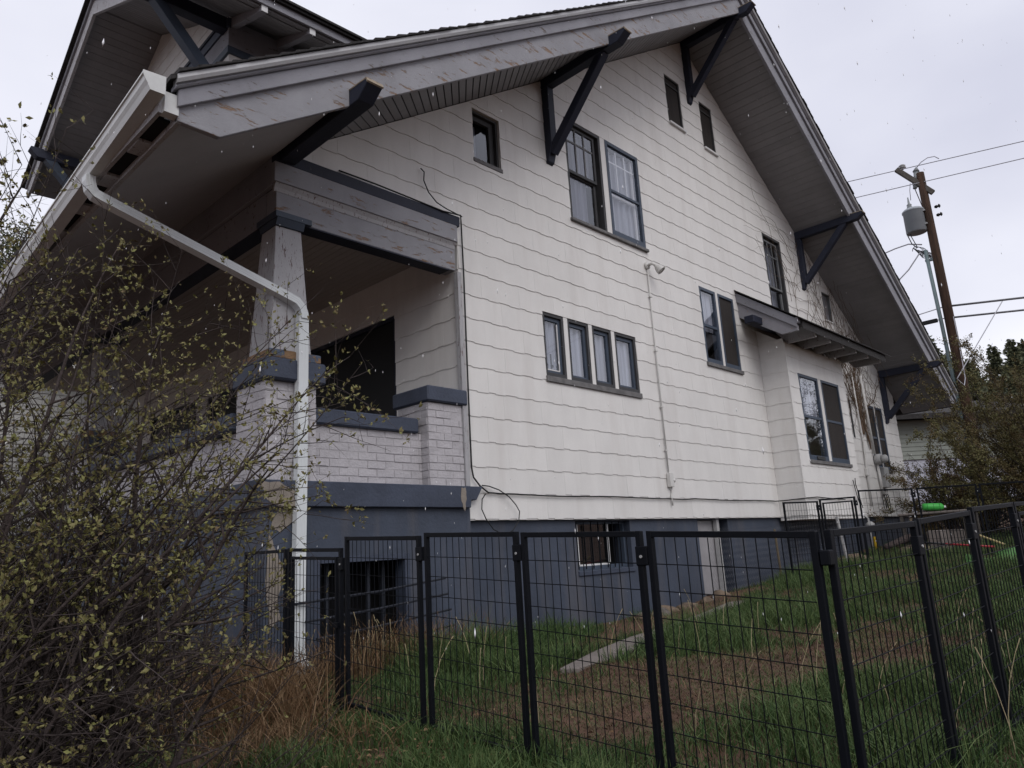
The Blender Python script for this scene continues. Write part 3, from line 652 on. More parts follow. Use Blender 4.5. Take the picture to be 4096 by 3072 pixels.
wa, wb_ = pair_windows(TB, 7.32, 9.092, .897, 2.40, 8.145, 8.275, rail=.51, right='rail', botm=.10)
wbox(TB, 'latch_box', DKFR, wa, (7.62, 7.93, .008, .03, .925, .985), bevel=.004)
u0, u1, z0, z1 = WIN['rear']; pair_windows(TG, u0, u1, z0, z1, 12.27, 12.325, rail=.50, left='screen', right='rail')
u0, u1, z0, z1 = WIN['vent']; w_ = frame(TG, house, u0, u1, z0, z1, .002, .02, DKL, .09, 'vent_window'); wbox(TG, 'panel', mat('grey_panel', (.20, .20, .215), .7), w_, (u0+.02, u1-.02, -.06, -.05, z0+.02, z1-.02)); wbox(TG, 'sill', WHT, w_, (u0, u1, -.02, .03, z0-.01, z0+.02))
u0, u1, z0, z1 = WIN['slit']; w_ = frame(TG, house, u0, u1, z0, z1, .01, .02, DKL, .09, 'narrow_window'); wbox(TG, 'pane', ROOM, w_, (u0+.02, u1-.02, -.05, -.04, z0, z1))
# row of four casements
u0, u1, z0, z1 = WIN['four']; es = [(1.314, 1.70), (1.775, 2.19), (2.26, 2.665), (2.735, 3.212)]
T4 = TG; rows = []
for i, (a, c) in enumerate(es):
    w_ = frame(TG, house, a, c, z0+.05, z1, .0, .04, DKFR, .10, 'casement_window', .05); rows.append(w_)
    wbox(TG, 'casement', SLATEW, w_, (a+.04, a+.052, -.06, -.03, z0+.1, z1-.04), (c-.085, c-.04, -.06, -.03, z0+.1, z1-.04), (a+.052, c-.085, -.06, -.03, z1-.085, z1-.04), (a+.052, c-.085, -.06, -.03, z0+.1, z0+.13))
    wbox(TG, 'pane', GLS, w_, (a+.052, c-.085, -.05, -.047, z0+.12, z1-.085))
    if i == 0: wbox(TG, 'loose_bead', WHT, w_, (a+.055, c-.09, -.04, -.028, z0+.135, z0+.148), (c-.10, c-.088, -.04, -.028, z0+.148, z1-.11))
    curtain(TG, w_, a+.05, c-.045, z0+.10, z1-.06, -.09, CURT, 3, .024); wbox(TG, 'curtain_rod', WHT, w_, (a+.05, a+.2, -.12, -.11, z1-.27, z1-.26))
    if i < 3: backing('mullion', TG, [(c, z0+.05), (es[i+1][0], z0+.05), (es[i+1][0], z1), (c, z1)], [], .1, house, SID, .003)
room(TG, rows[0], u0, u1, z0, z1)
wbox(TG, 'shelf_bracket', BLK, rows[0], (1.42, 1.62, -.10, -.08, 1.80, 1.83), (1.46, 1.53, -.10, -.08, 1.75, 1.96), bevel=.003)
wbox(TG, 'sill', SILLM, rows[0], (u0-.01, u1+.012, -.06, .03, z0-.02, z0+.048), bevel=.004)
# basement window and doors
TF = lambda u, n, z: (u, .05-n, z)
w_ = frame(TF, house, 1.706, 2.775, -.585, -.022, -.09, .03, SLATEW, .1, 'basement_window', .05)
room(TF, w_, 1.72, 2.76, -.57, -.04, -.19, .35)
wbox(TF, 'sash', WHT, w_, (1.86, 1.875, -.13, -.11, -.52, -.05), (2.45, 2.468, -.13, -.11, -.52, -.05), (1.875, 2.45, -.13, -.11, -.535, -.515))
wbox(TF, 'pane', GLS, w_, (1.875, 2.45, -.128, -.124, -.515, -.05)); wbox(TF, 'sill', SLATEC, w_, (1.70, 2.80, -.2, .02, -.64, -.586), bevel=.006)
for k in range(7): wbox(TF, 'bar', FEN, w_, (1.79+k*.14, 1.80+k*.14, -.07, -.06, -.57, -.03))
w_ = frame(PF, house, -1.75, -.765, -1.5, -.29, .0, .055, SLATEC, .15, 'basement_door_frame'); wbox(PF, 'recess', ROOM, w_, (-1.75, -.76, -.6, -.5, -1.5, -.29), (-1.76, -1.75, -.6, -.01, -1.5, -.29), (-.76, -.75, -.6, -.01, -1.5, -.29))
for u in (-1.54, -1.33, -1.12, -.96): wbox(PF, 'door_stile', mat('dim_slate_paint', (.022, .026, .036), .7), w_, (u, u+.03, -.19, -.16, -1.45, -.345))
for k, zz in enumerate((-.62, -.76, -.90, -1.04, -1.17)):   # horizontal bars of an old railing
    b = MB(); b.tube([(-2.0+.1*k, -.14, zz-.02), (-1.2, -.15, zz+.02), (-.45+.03*k, -.13, zz+.085)], .011, 6); b.build('window_grille_bar', BARM, house)
for c_ in ((-.93, -1.10), (-.83, -1.08), (-.72, -1.05)):
    b = MB(); b.tube([(c_[0]+.045*math.cos(a)*(1-a/14), -.16, c_[1]+.045*math.sin(a)*(1-a/14)) for a in [k*.5 for k in range(17)]], .006, 5); b.build('grille_scroll', FEN, house)
w_ = MB(TF); w_.box(4.44, 4.97, -.12, -.08, -1.06, -.03); w_ = w_.build('basement_door', mat('pale_door_paint', (.33, .32, .33), .6), house)
wbox(TF, 'door_frame', GRYC, w_, (4.93, 5.0, -.06, .0, -1.06, -.02)); wbox(TF, 'recess', ROOM, w_, (4.40, 5.26, -.35, -.2, -1.1, -.02))
# big dark openings behind the porch
for (a, c, z_, zt, nm) in ((1.115, 4.4, .45, 2.43, 'porch_window'), (5.0, 6.0, .33, 2.35, 'porch_door'), (6.4, 8.3, .9, 2.4, 'porch_window')):
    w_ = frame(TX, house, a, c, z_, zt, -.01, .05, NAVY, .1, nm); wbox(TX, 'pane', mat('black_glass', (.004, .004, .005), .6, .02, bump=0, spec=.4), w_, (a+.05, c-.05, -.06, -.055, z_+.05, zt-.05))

# ---------------------------------------------------------------- cross gable (dormer) at the front
DA = Vector((.03, .99955, 0)); DB_ = Vector((.99955, -.03, 0)); DO = Vector((-.9, 3.66, 0))
def TD(a, bb, z): p = DO + DA*a + DB_*bb; return (p.x, p.y, z)
TDW = lambda u, n, z: TD(u, -n, z)                       # gable wall
TDS = lambda u, n, z: TD(-n, u, z)                       # near side wall, u = b inward
def dz(a, ref): return ref - .485*abs(a-2.81)
dm = backing('dormer', TDW, [(0, 5.0), (5.62, 5.0), (5.62, dz(5.62, 8.85)), (2.81, 8.85), (0, dz(0, 8.85))], [], .12, house)
shingle_wall(TDW, 0, 5.62, 7.47, 8.9, [], dm, ((-.485, 1, 8.85-.485*2.81), (.485, 1, 8.85+.485*2.81)), 7.47)
shingle_wall(TDW, 0, 5.62, 5.0, 6.87, [], dm, (), 6.87-EXP*8)
ds_ = backing('dormer_side_wall', TDS, [(.12, 4.6), (6, 4.6), (6, 7.4), (.12, 7.4)], [], .1, house)
shingle_wall(TDS, .0, 4, 5.6, 6.87, [], ds_, (), 6.87-EXP*8)
for (z0, z1, n0, mm, nm) in ((6.98, 7.28, .03, TRIM, 'frieze_board'), (7.28, 7.425, .055, SLATEC, 'belt_board'), (7.425, 7.475, .075, NAVY, 'belt_shadow_line'), (6.87, 6.98, .04, SLATEW, 'lower_belt')):
    wbox(TDW, nm, mm, dm, (-n0 if nm != 'belt_shadow_line' else .10, 5.62, 0, n0, z0, z1));  # topmost navy strip draws the dark shadow line above the belt board
    if nm not in ('belt_shadow_line', 'belt_board'): wbox(TDS, nm, mm if nm == 'lower_belt' else TRIM, ds_, (-.0, 6, 0, n0, z0, z1 if nm == 'lower_belt' else 7.42))
def dslab(b, a0, a1, b0, b1, r0, r1):
    vs = [(a0, dz(a0, r0)), (2.81, r0), (a1, dz(a1, r0)), (a1, dz(a1, r1)), (2.81, r1), (a0, dz(a0, r1))]; n = 6
    b.T = None; b.add([TD(p[0], b0, p[1]) for p in vs] + [TD(p[0], b1, p[1]) for p in vs], [tuple(range(n)), tuple(range(2*n-1, n-1, -1))] + [(i, i+n, (i+1) % n+n, (i+1) % n) for i in range(n)])
b = MB(); dslab(b, -.97, 6.59, -1.05, 5.5, 8.875, 9.05); dr = b.build('dormer_roof', SOFF, house)
b = MB(); dslab(b, -1.09, 6.71, -1.2, 5.5, 9.055, 9.10); b.build('roof_deck', RSH, dr)
b = MB(); g = .006
m_ = MB(); wd = .12
# soffit boards across the overhang, one by one
for side in (-1, 1):
    for i in range(30):
        a0 = 2.81+side*(.02+i*wd+g*.6); a1 = 2.81+side*(.02+(i+1)*wd-g*.6); 
        m_ = MB(); vs = [TD(a0, -1.04, dz(a0, 8.86)), TD(a1, -1.04, dz(a1, 8.86)), TD(a1, 0 if abs(a1-2.81) < 2.8 else 5, dz(a1, 8.86)), TD(a0, 0 if abs(a1-2.81) < 2.8 else 5, dz(a0, 8.86))]
        vs += [(v[0], v[1], v[2]+.012) for v in vs]
        m_.add(vs, [(0, 3, 2, 1), (4, 5, 6, 7), (0, 1, 5, 4), (1, 2, 6, 5), (2, 3, 7, 6), (3, 0, 4, 7)]); m_.build('soffit_board', SOFF, dr)
for s_, e in ((-1, -1.0), (1, 6.62)):
    for (r0, r1, ba, bb, mm, nm) in ((8.70, 8.98, -1.10, -1.055, TRIMV, 'rake_board'), (8.96, 9.06, -1.135, -1.1005, TRIM, 'rake_trim_board'), (9.06, 9.10, -1.19, -1.12, DRIP, 'drip_edge')):
        a0 = 2.81+s_*.0005; vs = [(a0, dz(a0, r0)), (e, dz(e, r0)+(.0)), (e, dz(e, r1)), (a0, dz(a0, r1))]
        if nm == 'rake_board': vs = [(a0, dz(a0, r0)), (e-s_*.30, dz(e-s_*.30, r0)), (e, dz(e, r0)+.09), (e, dz(e, r1)), (a0, dz(a0, r1))]
        n = len(vs); m_ = MB(); m_.add([TD(p[0], ba, p[1]) for p in vs]+[TD(p[0], bb, p[1]) for p in vs], [tuple(range(n)), tuple(range(2*n-1, n-1, -1))]+[(i, i+n, (i+1) % n+n, (i+1) % n) for i in range(n)]); m_.build(nm, mm, dr)
wbox(TD, 'eave_fascia', TRIM, dr, (-1.035, -1.0, -1.06, 5.5, 7.06, 7.17))
b = MB(TD); b.box(-1.12, -1.0, -1.2, 5.5, 7.20, 7.235); b.box(-1.09, -1.0, -1.2, 5.5, 7.172, 7.199); b.build('roof_edge', RSH, dr)
for bb in (.04, .76, 1.48, 2.2, 2.92):
    m_ = MB(); vs = [(-1.0, 6.965), (-1.0, 7.06), (0, 7.46), (0, 7.30)]; n = 4
    m_.add([TD(p[0], bb-.045, p[1]) for p in vs]+[TD(p[0], bb+.045, p[1]) for p in vs], [tuple(range(n)), tuple(range(2*n-1, n-1, -1))]+[(i, i+n, (i+1) % n+n, (i+1) % n) for i in range(n)])
    rt_ = m_.build('rafter_tail', TRIM, dr, bevel=.003); m_ = MB(TD); m_.box(-1.006, -1.0005, bb-.044, bb+.044, 6.966, 7.059); m_.build('end_cap', WHT, rt_)
def dbracket(ac):
    m_ = MB(); vs = [(0, 7.26), (-1.2, 7.27), (-1.33, 7.40), (-1.31, 7.45), (0, 7.46)]; n = 5
    m_.add([TD(ac-.085, p[0], p[1]) for p in vs]+[TD(ac+.085, p[0], p[1]) for p in vs], [tuple(range(n)), tuple(range(2*n-1, n-1, -1))]+[(i, i+n, (i+1) % n+n, (i+1) % n) for i in range(n)])
    o = m_.build('dormer_bracket', NAVY, house, bevel=.006)
    m_ = MB(); m_.bar(TD(ac+.0, -.09, 6.28), TD(ac, -1.02, 7.32), .155, .15, tuple(DA)); m_.build('brace', SLATEW, o, bevel=.006)
    m_ = MB(TD); m_.box(ac-.05, ac+.05, -.16, -.08, 5.5, 6.35); m_.build('post', NAVY, o, bevel=.006)
dbracket(.09); dbracket(5.53)
emit_shingles()

# ---------------------------------------------------------------- fixtures on the wall
fl = thing('flood_light', 'white bell shaped flood light on the shingle wall at the top of its conduit', 'light', (3.69, 0, 3.5))
b = MB(); b.lathe([(.055, 0), (.055, .03), (.03, .04)], (3.66, -.045, 3.58), 14, 'y'); b.build('wall_plate', CRMC, fl, True)
b = MB(); b.tube([(3.66, -.04, 3.58), (3.68, -.10, 3.60), (3.71, -.14, 3.56)], .022, 8); b.build('knuckle', CRMC, fl, True)
b = MB(); n0 = Vector((3.70, -.13, 3.58)); dn = Vector((.25, -.55, -.8)).normalized()
b.tube([n0, n0+dn*.03, n0+dn*.06, n0+dn*.10, n0+dn*.145], [.02, .03, .048, .062, .066], 16, False); b.build('shade', CRMC, fl, True)
b = MB(); b.tube([n0+dn*.05, n0+dn*.12, n0+dn*.135], [.02, .045, .03], 12); b.build('bulb', WHF, fl, True)
cn = thing('conduit', 'thin cream conduit running down the wall from the flood light to a small box', 'conduit', (3.68, 0, .2))
b = MB(); b.tube([(3.66, -.03, 3.55), (3.655, -.03, 2.2), (3.66, -.032, .60)], .011, 6); b.tube([(3.70, -.03, .42), (3.70, -.03, .33), (3.675, -.03, .30), (3.678, -.035, .165)], .012, 6); b.build('pipe', CRMC, cn, True)
b = MB(); b.box(3.625, 3.71, -.075, -.015, .41, .60); b.build('junction_box', CRMC, cn, bevel=.004)
b = MB(); b.lathe([(.03, 0), (.03, -.05), (.012, -.06)], (3.745, -.05, .50), 10, 'x'); b.build('outlet_cover', CRMC, cn)
for z in (3.1, 2.3, 1.5, .9): 
    b = MB(); b.box(3.635, 3.685, -.045, -.014, z, z+.018); b.build('strap', CRMC, cn)
cb = MB()
pts = [(-1.5, -.03, 3.262), (-1.1, -.04, 3.258), (-.7, -.06, 3.235), (-.25, -.072, 3.215), (.0, -.075, 3.24), (.03, -.045, 3.15), (.045, -.035, 2.6), (.038, -.035, 1.8), (.034, -.035, 1.0), (.034, -.035, .52), (.05, -.04, .42), (.13, -.045, .335), (.25, -.035, .272)]
pts += [(x, -.03, .258+.006*math.sin(x*3.3)+(-.012 if 3.75 < x < 4.1 else 0)) for x in np.arange(.45, 7.0, .35)]
pts += [(6.9, -.12, .262), (6.93, -.49, .27), (7.3, -.50, .29), (7.7, -.50, .28), (8.5, -.50, .262)]
cb.tube(pts, .0085, 6); o = cb.build('wall_cable', BLK, smooth=True); tag(o, 'black cable along the porch beam, down the corner and across the lower shingles', 'cable')
cb = MB(); cb.tube([(-.50, -.03, 3.64), (-.47, -.05, 3.60), (-.48, -.05, 3.5), (-.43, -.06, 3.38), (-.33, -.07, 3.29), (-.2, -.075, 3.255), (.02, -.075, 3.23)], .007, 6)
o = cb.build('cable_tail', BLK, smooth=True); tag(o, 'loose black cable end curling up above the navy water table', 'cable')
cb = MB(); cb.tube([(.18, -.02, .345), (.25, -.05, .335), (.38, -.06, .30), (.52, -.06, .235), (.62, -.06, .15), (.66, -.07, .08), (.63, -.08, -.02), (.52, -.09, -.12), (.38, -.09, -.155), (.25, -.085, -.10), (.17, -.07, .0), (.125, -.06, .10), (.14, -.055, .20), (.20, -.045, .255)], .006, 6)
o = cb.build('cable_loop', BLK, smooth=True); tag(o, 'thin black cable hanging in a loop near the porch corner of the wall', 'cable')
mt = thing('electric_meter', 'round grey electric meter with a metal box and cream riser pipe near the rear windows', 'meter', (11.9, 0, .6))
b = MB(); b.tube([(11.13, -.04, 2.92), (11.15, -.04, 2.2), (11.19, -.04, 1.6), (11.14, -.04, .95), (11.10, -.04, .2)], .02, 7); b.build('riser_pipe', CRMC, mt, True)
b = MB(); b.tube([(11.62, -.05, 3.0), (11.66, -.05, 2.2), (11.72, -.05, 1.30)], .03, 8); b.tube([(11.80, -.05, 1.1), (11.85, -.05, .4)], .03, 8); b.build('riser_pipe', CRMC, mt, True)
b = MB(); b.lathe([(.10, 0), (.115, -.04), (.115, -.12), (.10, -.13)], (11.80, -.02, 1.19), 18, 'y'); b.lathe([(.085, -.13), (.085, -.22), (.06, -.25)], (11.80, -.02, 1.19), 18, 'y'); b.build('meter_dial', GRYC, mt, True)
b = MB(); b.box(11.93, 12.20, -.13, -.01, .60, 1.03); b.build('switch_box', GRYC, mt, bevel=.01)
b = MB(); b.box(11.08, 11.2, -.07, -.01, .82, .98); b.build('junction_box', CRMC, mt, bevel=.01)
b = MB()
for k in range(3): b.tube([(11.75+.05*k+.09*math.cos(t), -.09-.02*k, .28+.17*math.sin(t)) for t in [i*.45 for i in range(15)]], .008, 5)
b.build('coiled_wire', BLK, mt, True)
ar = thing('antenna_stub', 'two short black wires sticking up behind the far kennel gate by the bay', 'wires', (9.2, -.5, .3)); 
b = MB(); b.tube([(9.0, -.5, .62), (9.04, -.5, .5), (9.1, -.5, .3), (9.2, -.5, .12)], .008, 5); b.build('wire', BLK, ar)
b = MB(); b.tube([(9.12, -.5, .66), (9.1, -.5, .56), (9.18, -.5, .35), (9.28, -.5, .12)], .008, 5); b.build('wire', BLK, ar)
gs = MB(); gs.tube([(10.5, -.2, gz1(10.5, -.2)-.1), (10.5, -.2, -.40)], .028, 8); gs.build('yellow_stub', mat('yellow_plastic', (.62, .40, .02), .5)); tag(bpy.data.objects['yellow_stub'], 'short yellow plastic pipe standing by the foundation behind the bay', 'pipe')
gm_ = thing('gas_meter', 'grey gas pipe with regulator against the dark foundation beside the yellow stub', 'gas meter', (10.3, -.2, -.6))
b = MB(); b.tube([(10.38, -.18, -.7), (10.38, -.18, -.05), (10.42, -.1, .02), (10.42, .0, .02)], .02, 7); b.build('pipe', GRYC, gm_, True)
b = MB(); b.lathe([(.03, 0), (.08, .04), (.08, .10), (.03, .14)], (10.38, -.2, -.25), 14); b.build('regulator', GRYC, gm_, True)

# climbing vine, bare
vn = thing('climbing_vine', 'bare brown vine climbing the wall beyond the bay up to the eave', 'vine', (11.2, 0, -.5))
VINE = mat('dry_vine', (.13, .085, .055), .9, .2)
b = MB()
def vwalk(x, z, ang, n, step, r, wob=.5, lim=None):
    pts = [(x, -.035, z)]
    for k in range(n):
        ang += random.uniform(-wob, wob); x += math.cos(ang)*step; z += math.sin(ang)*step
        if z > rz(x, 8.12): break
        if x < 9.44 and z < 3.5: break
        if x > 13.6: break
        pts.append((x, -.03-random.uniform(0, .02), z))
    if len(pts) > 2: b.tube(pts, [r*(1-.7*i/len(pts)) for i in range(len(pts))], 4)
    return pts
main = [vwalk(11.2+random.uniform(-.2, .2), 1.7, 1.6, 16, .14, .014, .25) for _ in range(5)] + [vwalk(11.6, 1.4, 1.75, 20, .13, .014, .22) for _ in range(4)]
for k in range(26): vwalk(random.uniform(9.8, 11.9), random.uniform(2.6, 3.6), random.uniform(.6, 2.9), 18, .11, .006, .55)
for k in range(22): vwalk(random.uniform(8.55, 10.2), random.uniform(3.7, 5.4), random.uniform(1.2, 2.6), 18, .11, .0045, .5)
for k in range(22): vwalk(random.uniform(10.4, 12.3), random.uniform(2.2, 3.1), random.uniform(-2.4, -.7), 12, .11, .005, .6)
for k in range(18): vwalk(random.uniform(9.9, 12.2), random.uniform(2.9, 4.2), random.uniform(.3, 3), 16, .09, .005, .8)
for p in main:
    for q in p[3::2]:
        for _ in range(2): vwalk(q[0], q[2], random.uniform(0, 3.1), 9, .09, .005, .6)
b.build('stems', VINE, vn, kind='stuff')
b = MB()
for k in range(16):
    x = random.uniform(10.2, 12.4); z = rz(x, 8.18); y = random.uniform(-.25, -.03); pts = [(x, y, z)]
    for j in range(9): x += random.uniform(-.04, .05); y += random.uniform(-.05, .02); z -= .1; pts.append((x, y, z))
    b.tube(pts, .0035, 3)
b.build('hanging_tendrils', VINE, vn, kind='stuff')

# ---------------------------------------------------------------- black wire panels of the dog run
WIREV = MB(); WIREV.tube([(0, 0, 0), (0, 0, 1)], .0021, 5, False); WV = WIREV.mesh('wire', FEN, True)
WIREH = MB(); WIREH.tube([(0, 0, 0), (1, 0, 0)], .0021, 5, False); WH = WIREH.mesh('wire', FEN, True)
def panel(label, A, B_, H=1.02, group='black wire panels of the near dog run', gate=False, clipside=True, name='wire_fence', cat='fence', nv=None):
    """A, B_: 3D top corners; frame of square tube with a welded wire mesh"""
    A, B_ = Vector(A), Vector(B_); d = B_-A; Lh = math.hypot(d.x, d.y); ang = math.atan2(d.y, d.x); slope = d.z/Lh
    o = thing(name, label, cat, (A.x, A.y, A.z-H), group); o.rotation_euler = (0, 0, ang)
    def loc(b_, nm, m=FEN, bevel=.002):
        ob = b_.build(nm, m, None, bevel=bevel); ob.parent = o; return ob
    t = .012; zt = lambda x: H+slope*x; zb = lambda x: slope*x
    def q(b_, x0, x1, z0, z1, y=t):
        b_.add([(x0, -y, z0(x0)), (x1, -y, z0(x1)), (x1, y, z0(x1)), (x0, y, z0(x0)), (x0, -y, z1(x0)), (x1, -y, z1(x1)), (x1, y, z1(x1)), (x0, y, z1(x0))],
               [(0, 3, 2, 1), (4, 5, 6, 7), (0, 1, 5, 4), (1, 2, 6, 5), (2, 3, 7, 6), (3, 0, 4, 7)])
    b_ = MB(); q(b_, 0, .025, lambda x: zb(x)-.06, lambda x: zt(x)); loc(b_, 'post')
    b_ = MB(); q(b_, Lh-.025, Lh, lambda x: zb(x)-.06, lambda x: zt(x)); loc(b_, 'post')
    b_ = MB(); q(b_, .0255, Lh-.0255, lambda x: zt(x)-.024, lambda x: zt(x)-.001); loc(b_, 'top_rail')
    b_ = MB(); q(b_, .0255, Lh-.0255, lambda x: zb(x)+.03, lambda x: zb(x)+.052); loc(b_, 'bottom_rail')
    x0, x1, ztop, zbot = .03, Lh-.03, -.025, .05
    if gate:
        b_ = MB(); q(b_, .05, .07, lambda x: zb(x)+.08, lambda x: zt(x)-.055); loc(b_, 'gate_post')
        b_ = MB(); q(b_, Lh-.075, Lh-.055, lambda x: zb(x)+.08, lambda x: zt(x)-.055); loc(b_, 'gate_post')
        b_ = MB(); q(b_, .0705, Lh-.0755, lambda x: zt(x)-.076, lambda x: zt(x)-.056); loc(b_, 'gate_rail')
        b_ = MB(); q(b_, .0705, Lh-.0755, lambda x: zb(x)+.08, lambda x: zb(x)+.10); loc(b_, 'gate_rail')
        b_ = MB(); b_.box(Lh-.07, Lh-.01, -.03, -.012, H*.5, H*.5+.03); loc(b_, 'latch')
        x0, x1, ztop, zbot = .07, Lh-.075, -.075, .10
    n = max(2, int(round((x1-x0)/.0508))) if nv is None else nv
    for k in range(1, n):
        x = x0+(x1-x0)*k/n; w_ = bpy.data.objects.new('wire', WV); C.objects.link(w_); w_.parent = o
        w_.location = (x+random.uniform(-.001, .001), 0, zb(x)+zbot); w_.scale = (1, 1, H+ztop-zbot)
    k = 1
    while k*.1016 < H-zbot+ztop-.03:
        z = H+ztop-k*.1016; w_ = bpy.data.objects.new('wire', WH); C.objects.link(w_); w_.parent = o
        w_.location = (x0, -.004, z+slope*x0); w_.scale = (x1-x0, 1, 1); w_.rotation_euler = (0, -math.atan(slope), 0); k += 1
    if clipside:
        b_ = MB(); b_.box(Lh-.029, Lh+.029, -.0155, .0155, H+slope*Lh-.135, H+slope*Lh-.06); loc(b_, 'joint_clip', FEN, .003)
        b_ = MB(); b_.lathe([(.006, 0), (.006, -.006)], (Lh, -.014, H+slope*Lh-.10), 8, 'y'); loc(b_, 'bolt', GRYC, 0)
    return o
panel('partly hidden black wire panel between the porch corner and the narrow gate', (-2.30, .06, -.225), (-2.362, -.66, -.235))
panel('narrow black wire gate standing in front of the white downspout', (-2.364, -.698, -.231), (-2.417, -1.434, -.262), gate=True, name='wire_gate', cat='gate')
panel('black wire panel in front of the barred basement opening, right of the narrow gate', (-2.421, -1.486, -.195), (-2.478, -2.285, -.235))
panel('black wire panel below the looped cable, second right of the narrow gate', (-2.481, -2.335, -.222), (-2.534, -3.078, -.261))
panel('black wire panel in front of the small basement window', (-2.537, -3.11, -.266), (-2.587, -3.813, -.303))
panel('largest black wire panel, ending at the corner of the dog run nearest the viewer', (-2.589, -3.843, -.305), (-2.638, -4.538, -.348), clipside=False)
cc = MB(); cc.box(-2.652, -2.612, -4.575, -4.54, -.46, -.41); o = cc.build('corner_clip', FEN, bevel=.004); tag(o, 'black metal clip joining the two panels at the near corner of the dog run', 'clip')
panel('black wire panel just right of the near corner, running away to the right', (-2.612, -4.56, -.346), (-1.825, -4.597, -.325))
panel('black wire panel second right of the near corner, in front of the green sheet', (-1.803, -4.597, -.318), (-1.045, -4.61, -.283))
panel('black wire panel third right of the near corner, near the right edge of the photo', (-1.02, -4.612, -.268), (-.272, -4.64, -.240))
panel('black wire gate at the right edge, its inner frame lower than its posts', (-.245, -4.64, -.238), (.52, -4.665, -.22), gate=True, name='wire_gate', cat='gate')
panel('black wire panel beyond the gate, cut by the right edge of the photo', (.55, -4.665, -.22), (1.3, -4.68, -.19))
# far dog run, beside the bay
G2 = 'black wire panels of the far dog run'
panel('far black wire panel in front of the bay side wall', (5.3, -.82, .157), (6.02, -1.02, .165), 1.05, G2, nv=12)
panel('far black wire gate below the bay windows', (6.06, -1.03, .19), (6.60, -1.35, .21), 1.05, G2, gate=True, name='wire_gate', cat='gate', nv=10)
panel('far black wire panel at the rear corner of the house', (6.66, -1.38, .30), (6.95, -2.06, .27), 1.1, G2, nv=9)
for k in range(3): panel(['far black wire panel by the green jug', 'far black wire panel before the brown shrub, left of two', 'far black wire panel before the brown shrub at the photo edge'][k],
                         (6.98+.2*k, -2.10-.76*k, .27-.015*k), (7.16+.2*k, -2.84-.76*k, .255-.015*k), 1.1, G2, nv=9)
# chain link
cl = thing('chain_link_fence', 'old galvanised chain link fence standing loosely before the basement door', 'chain link fence', (5.5, -.3, -1.1))
def chain(b, p, q_, zb0, zt0, zb1, zt1, s=.062):
    p, q_ = Vector(p), Vector(q_); d = q_-p; Lc = d.length; d.normalize(); n = int(Lc/s)
    for k in range(n):
        pts = []; m = 22
        for j in range(m+1):
            x = (k+.5+(.5 if j % 2 else -.5)*.95)*s; t = x/Lc; z = zb0+(zb1-zb0)*t + (zt0-zb0+((zt1-zb1)-(zt0-zb0))*t)*j/m
            yy = .04*math.sin(x*2.1)+.03*math.sin(z*4)
            pp = p+d*x; pts.append((pp.x, pp.y+yy*.5, z))
        b.tube(pts, .0015, 3, False)
WIREG = mat('galvanised_wire', (.20, .20, .21), .6, .05, spec=.4)
b = MB(); chain(b, (4.25, -.18, 0), (6.0, -.32, 0), -1.10, -.16, -1.03, -.14); chain(b, (6.02, -.32, 0), (7.4, -.75, 0), -1.03, -.13, -.93, -.08, .05); b.build('mesh_wires', WIREG, cl, kind='stuff')
b = MB(); b.tube([(6.0, -.33, -1.1), (5.96, -.33, -.2)], .018, 7); b.build('post', mat('rusty_post', (.19, .15, .10), .9, .3), cl)
b = MB(); b.tube([(7.45, -.8, -1.05), (7.38, -.74, -.05)], .026, 8); b.build('post', GRYC, cl)

# ---------------------------------------------------------------- path, rubble, yard things
pa = MB(); pcs = [(-.9, -1.93, .14), (-.2, -1.74, .24), (.6, -1.52, .27), (1.5, -1.33, .26), (2.4, -1.16, .26), (3.4, -.98, .24)]
for i in range(5):
    (x0, y0, w0), (x1, y1, w1) = pcs[i], pcs[i+1]; m_ = MB(); d = Vector((x1-x0, y1-y0, 0)).normalized(); nn = Vector((-d.y, d.x, 0)); vs = []
    for (x, y, ww, s_) in ((x0, y0, w0, .006), (x1, y1, w1, -.006)):
        for sg in (-1, 1): vs.append((x+d.x*s_+nn.x*sg*ww/2, y+d.y*s_+nn.y*sg*ww/2))
    vs = [vs[0], vs[2], vs[3], vs[1]]; zz = [gz1(*v)+.035 for v in vs]
    m_.add([(v[0], v[1], z) for v, z in zip(vs, zz)]+[(v[0], v[1], z-.1) for v, z in zip(vs, zz)], [(0, 1, 2, 3), (7, 6, 5, 4), (0, 4, 5, 1), (1, 5, 6, 2), (2, 6, 7, 3), (3, 7, 4, 0)])
    if i == 0: root = m_.build('concrete_path', CONC, bevel=.008); root['kind'] = 'structure'; 
    else: m_.build('path_slab', CONC, root, bevel=.008)
def rock(b, x, y, r, zoff=0, sq=.7):
    z = gz1(x, y)+zoff; bm = bmesh.new(); bmesh.ops.create_icosphere(bm, subdivisions=2, radius=r); s = random.random()*100
    for v in bm.verts:
        c = v.co; k = 1+.22*math.sin(c.x/r*2.3+s)+.16*math.sin(c.y/r*3.7+s*2)+.1*math.sin(c.z/r*5+s); v.co = Vector((c.x*k*1.25, c.y*k, c.z*k*sq))
    a = random.random()*6; M_ = Matrix.Rotation(a, 4, 'Z')
    b.add([tuple(M_ @ v.co + Vector((x, y, z))) for v in bm.verts], [tuple(v.index for v in f.verts) for f in bm.faces]); bm.free()
RK = mat('tan_rubble_stone', (.20, .15, .11), .95, .3, 8., (1, 1, 1), .8, 60)
RKG = mat('grey_rubble_stone', (.16, .14, .125), .95, .3, 8., (1, 1, 1), .8, 60)
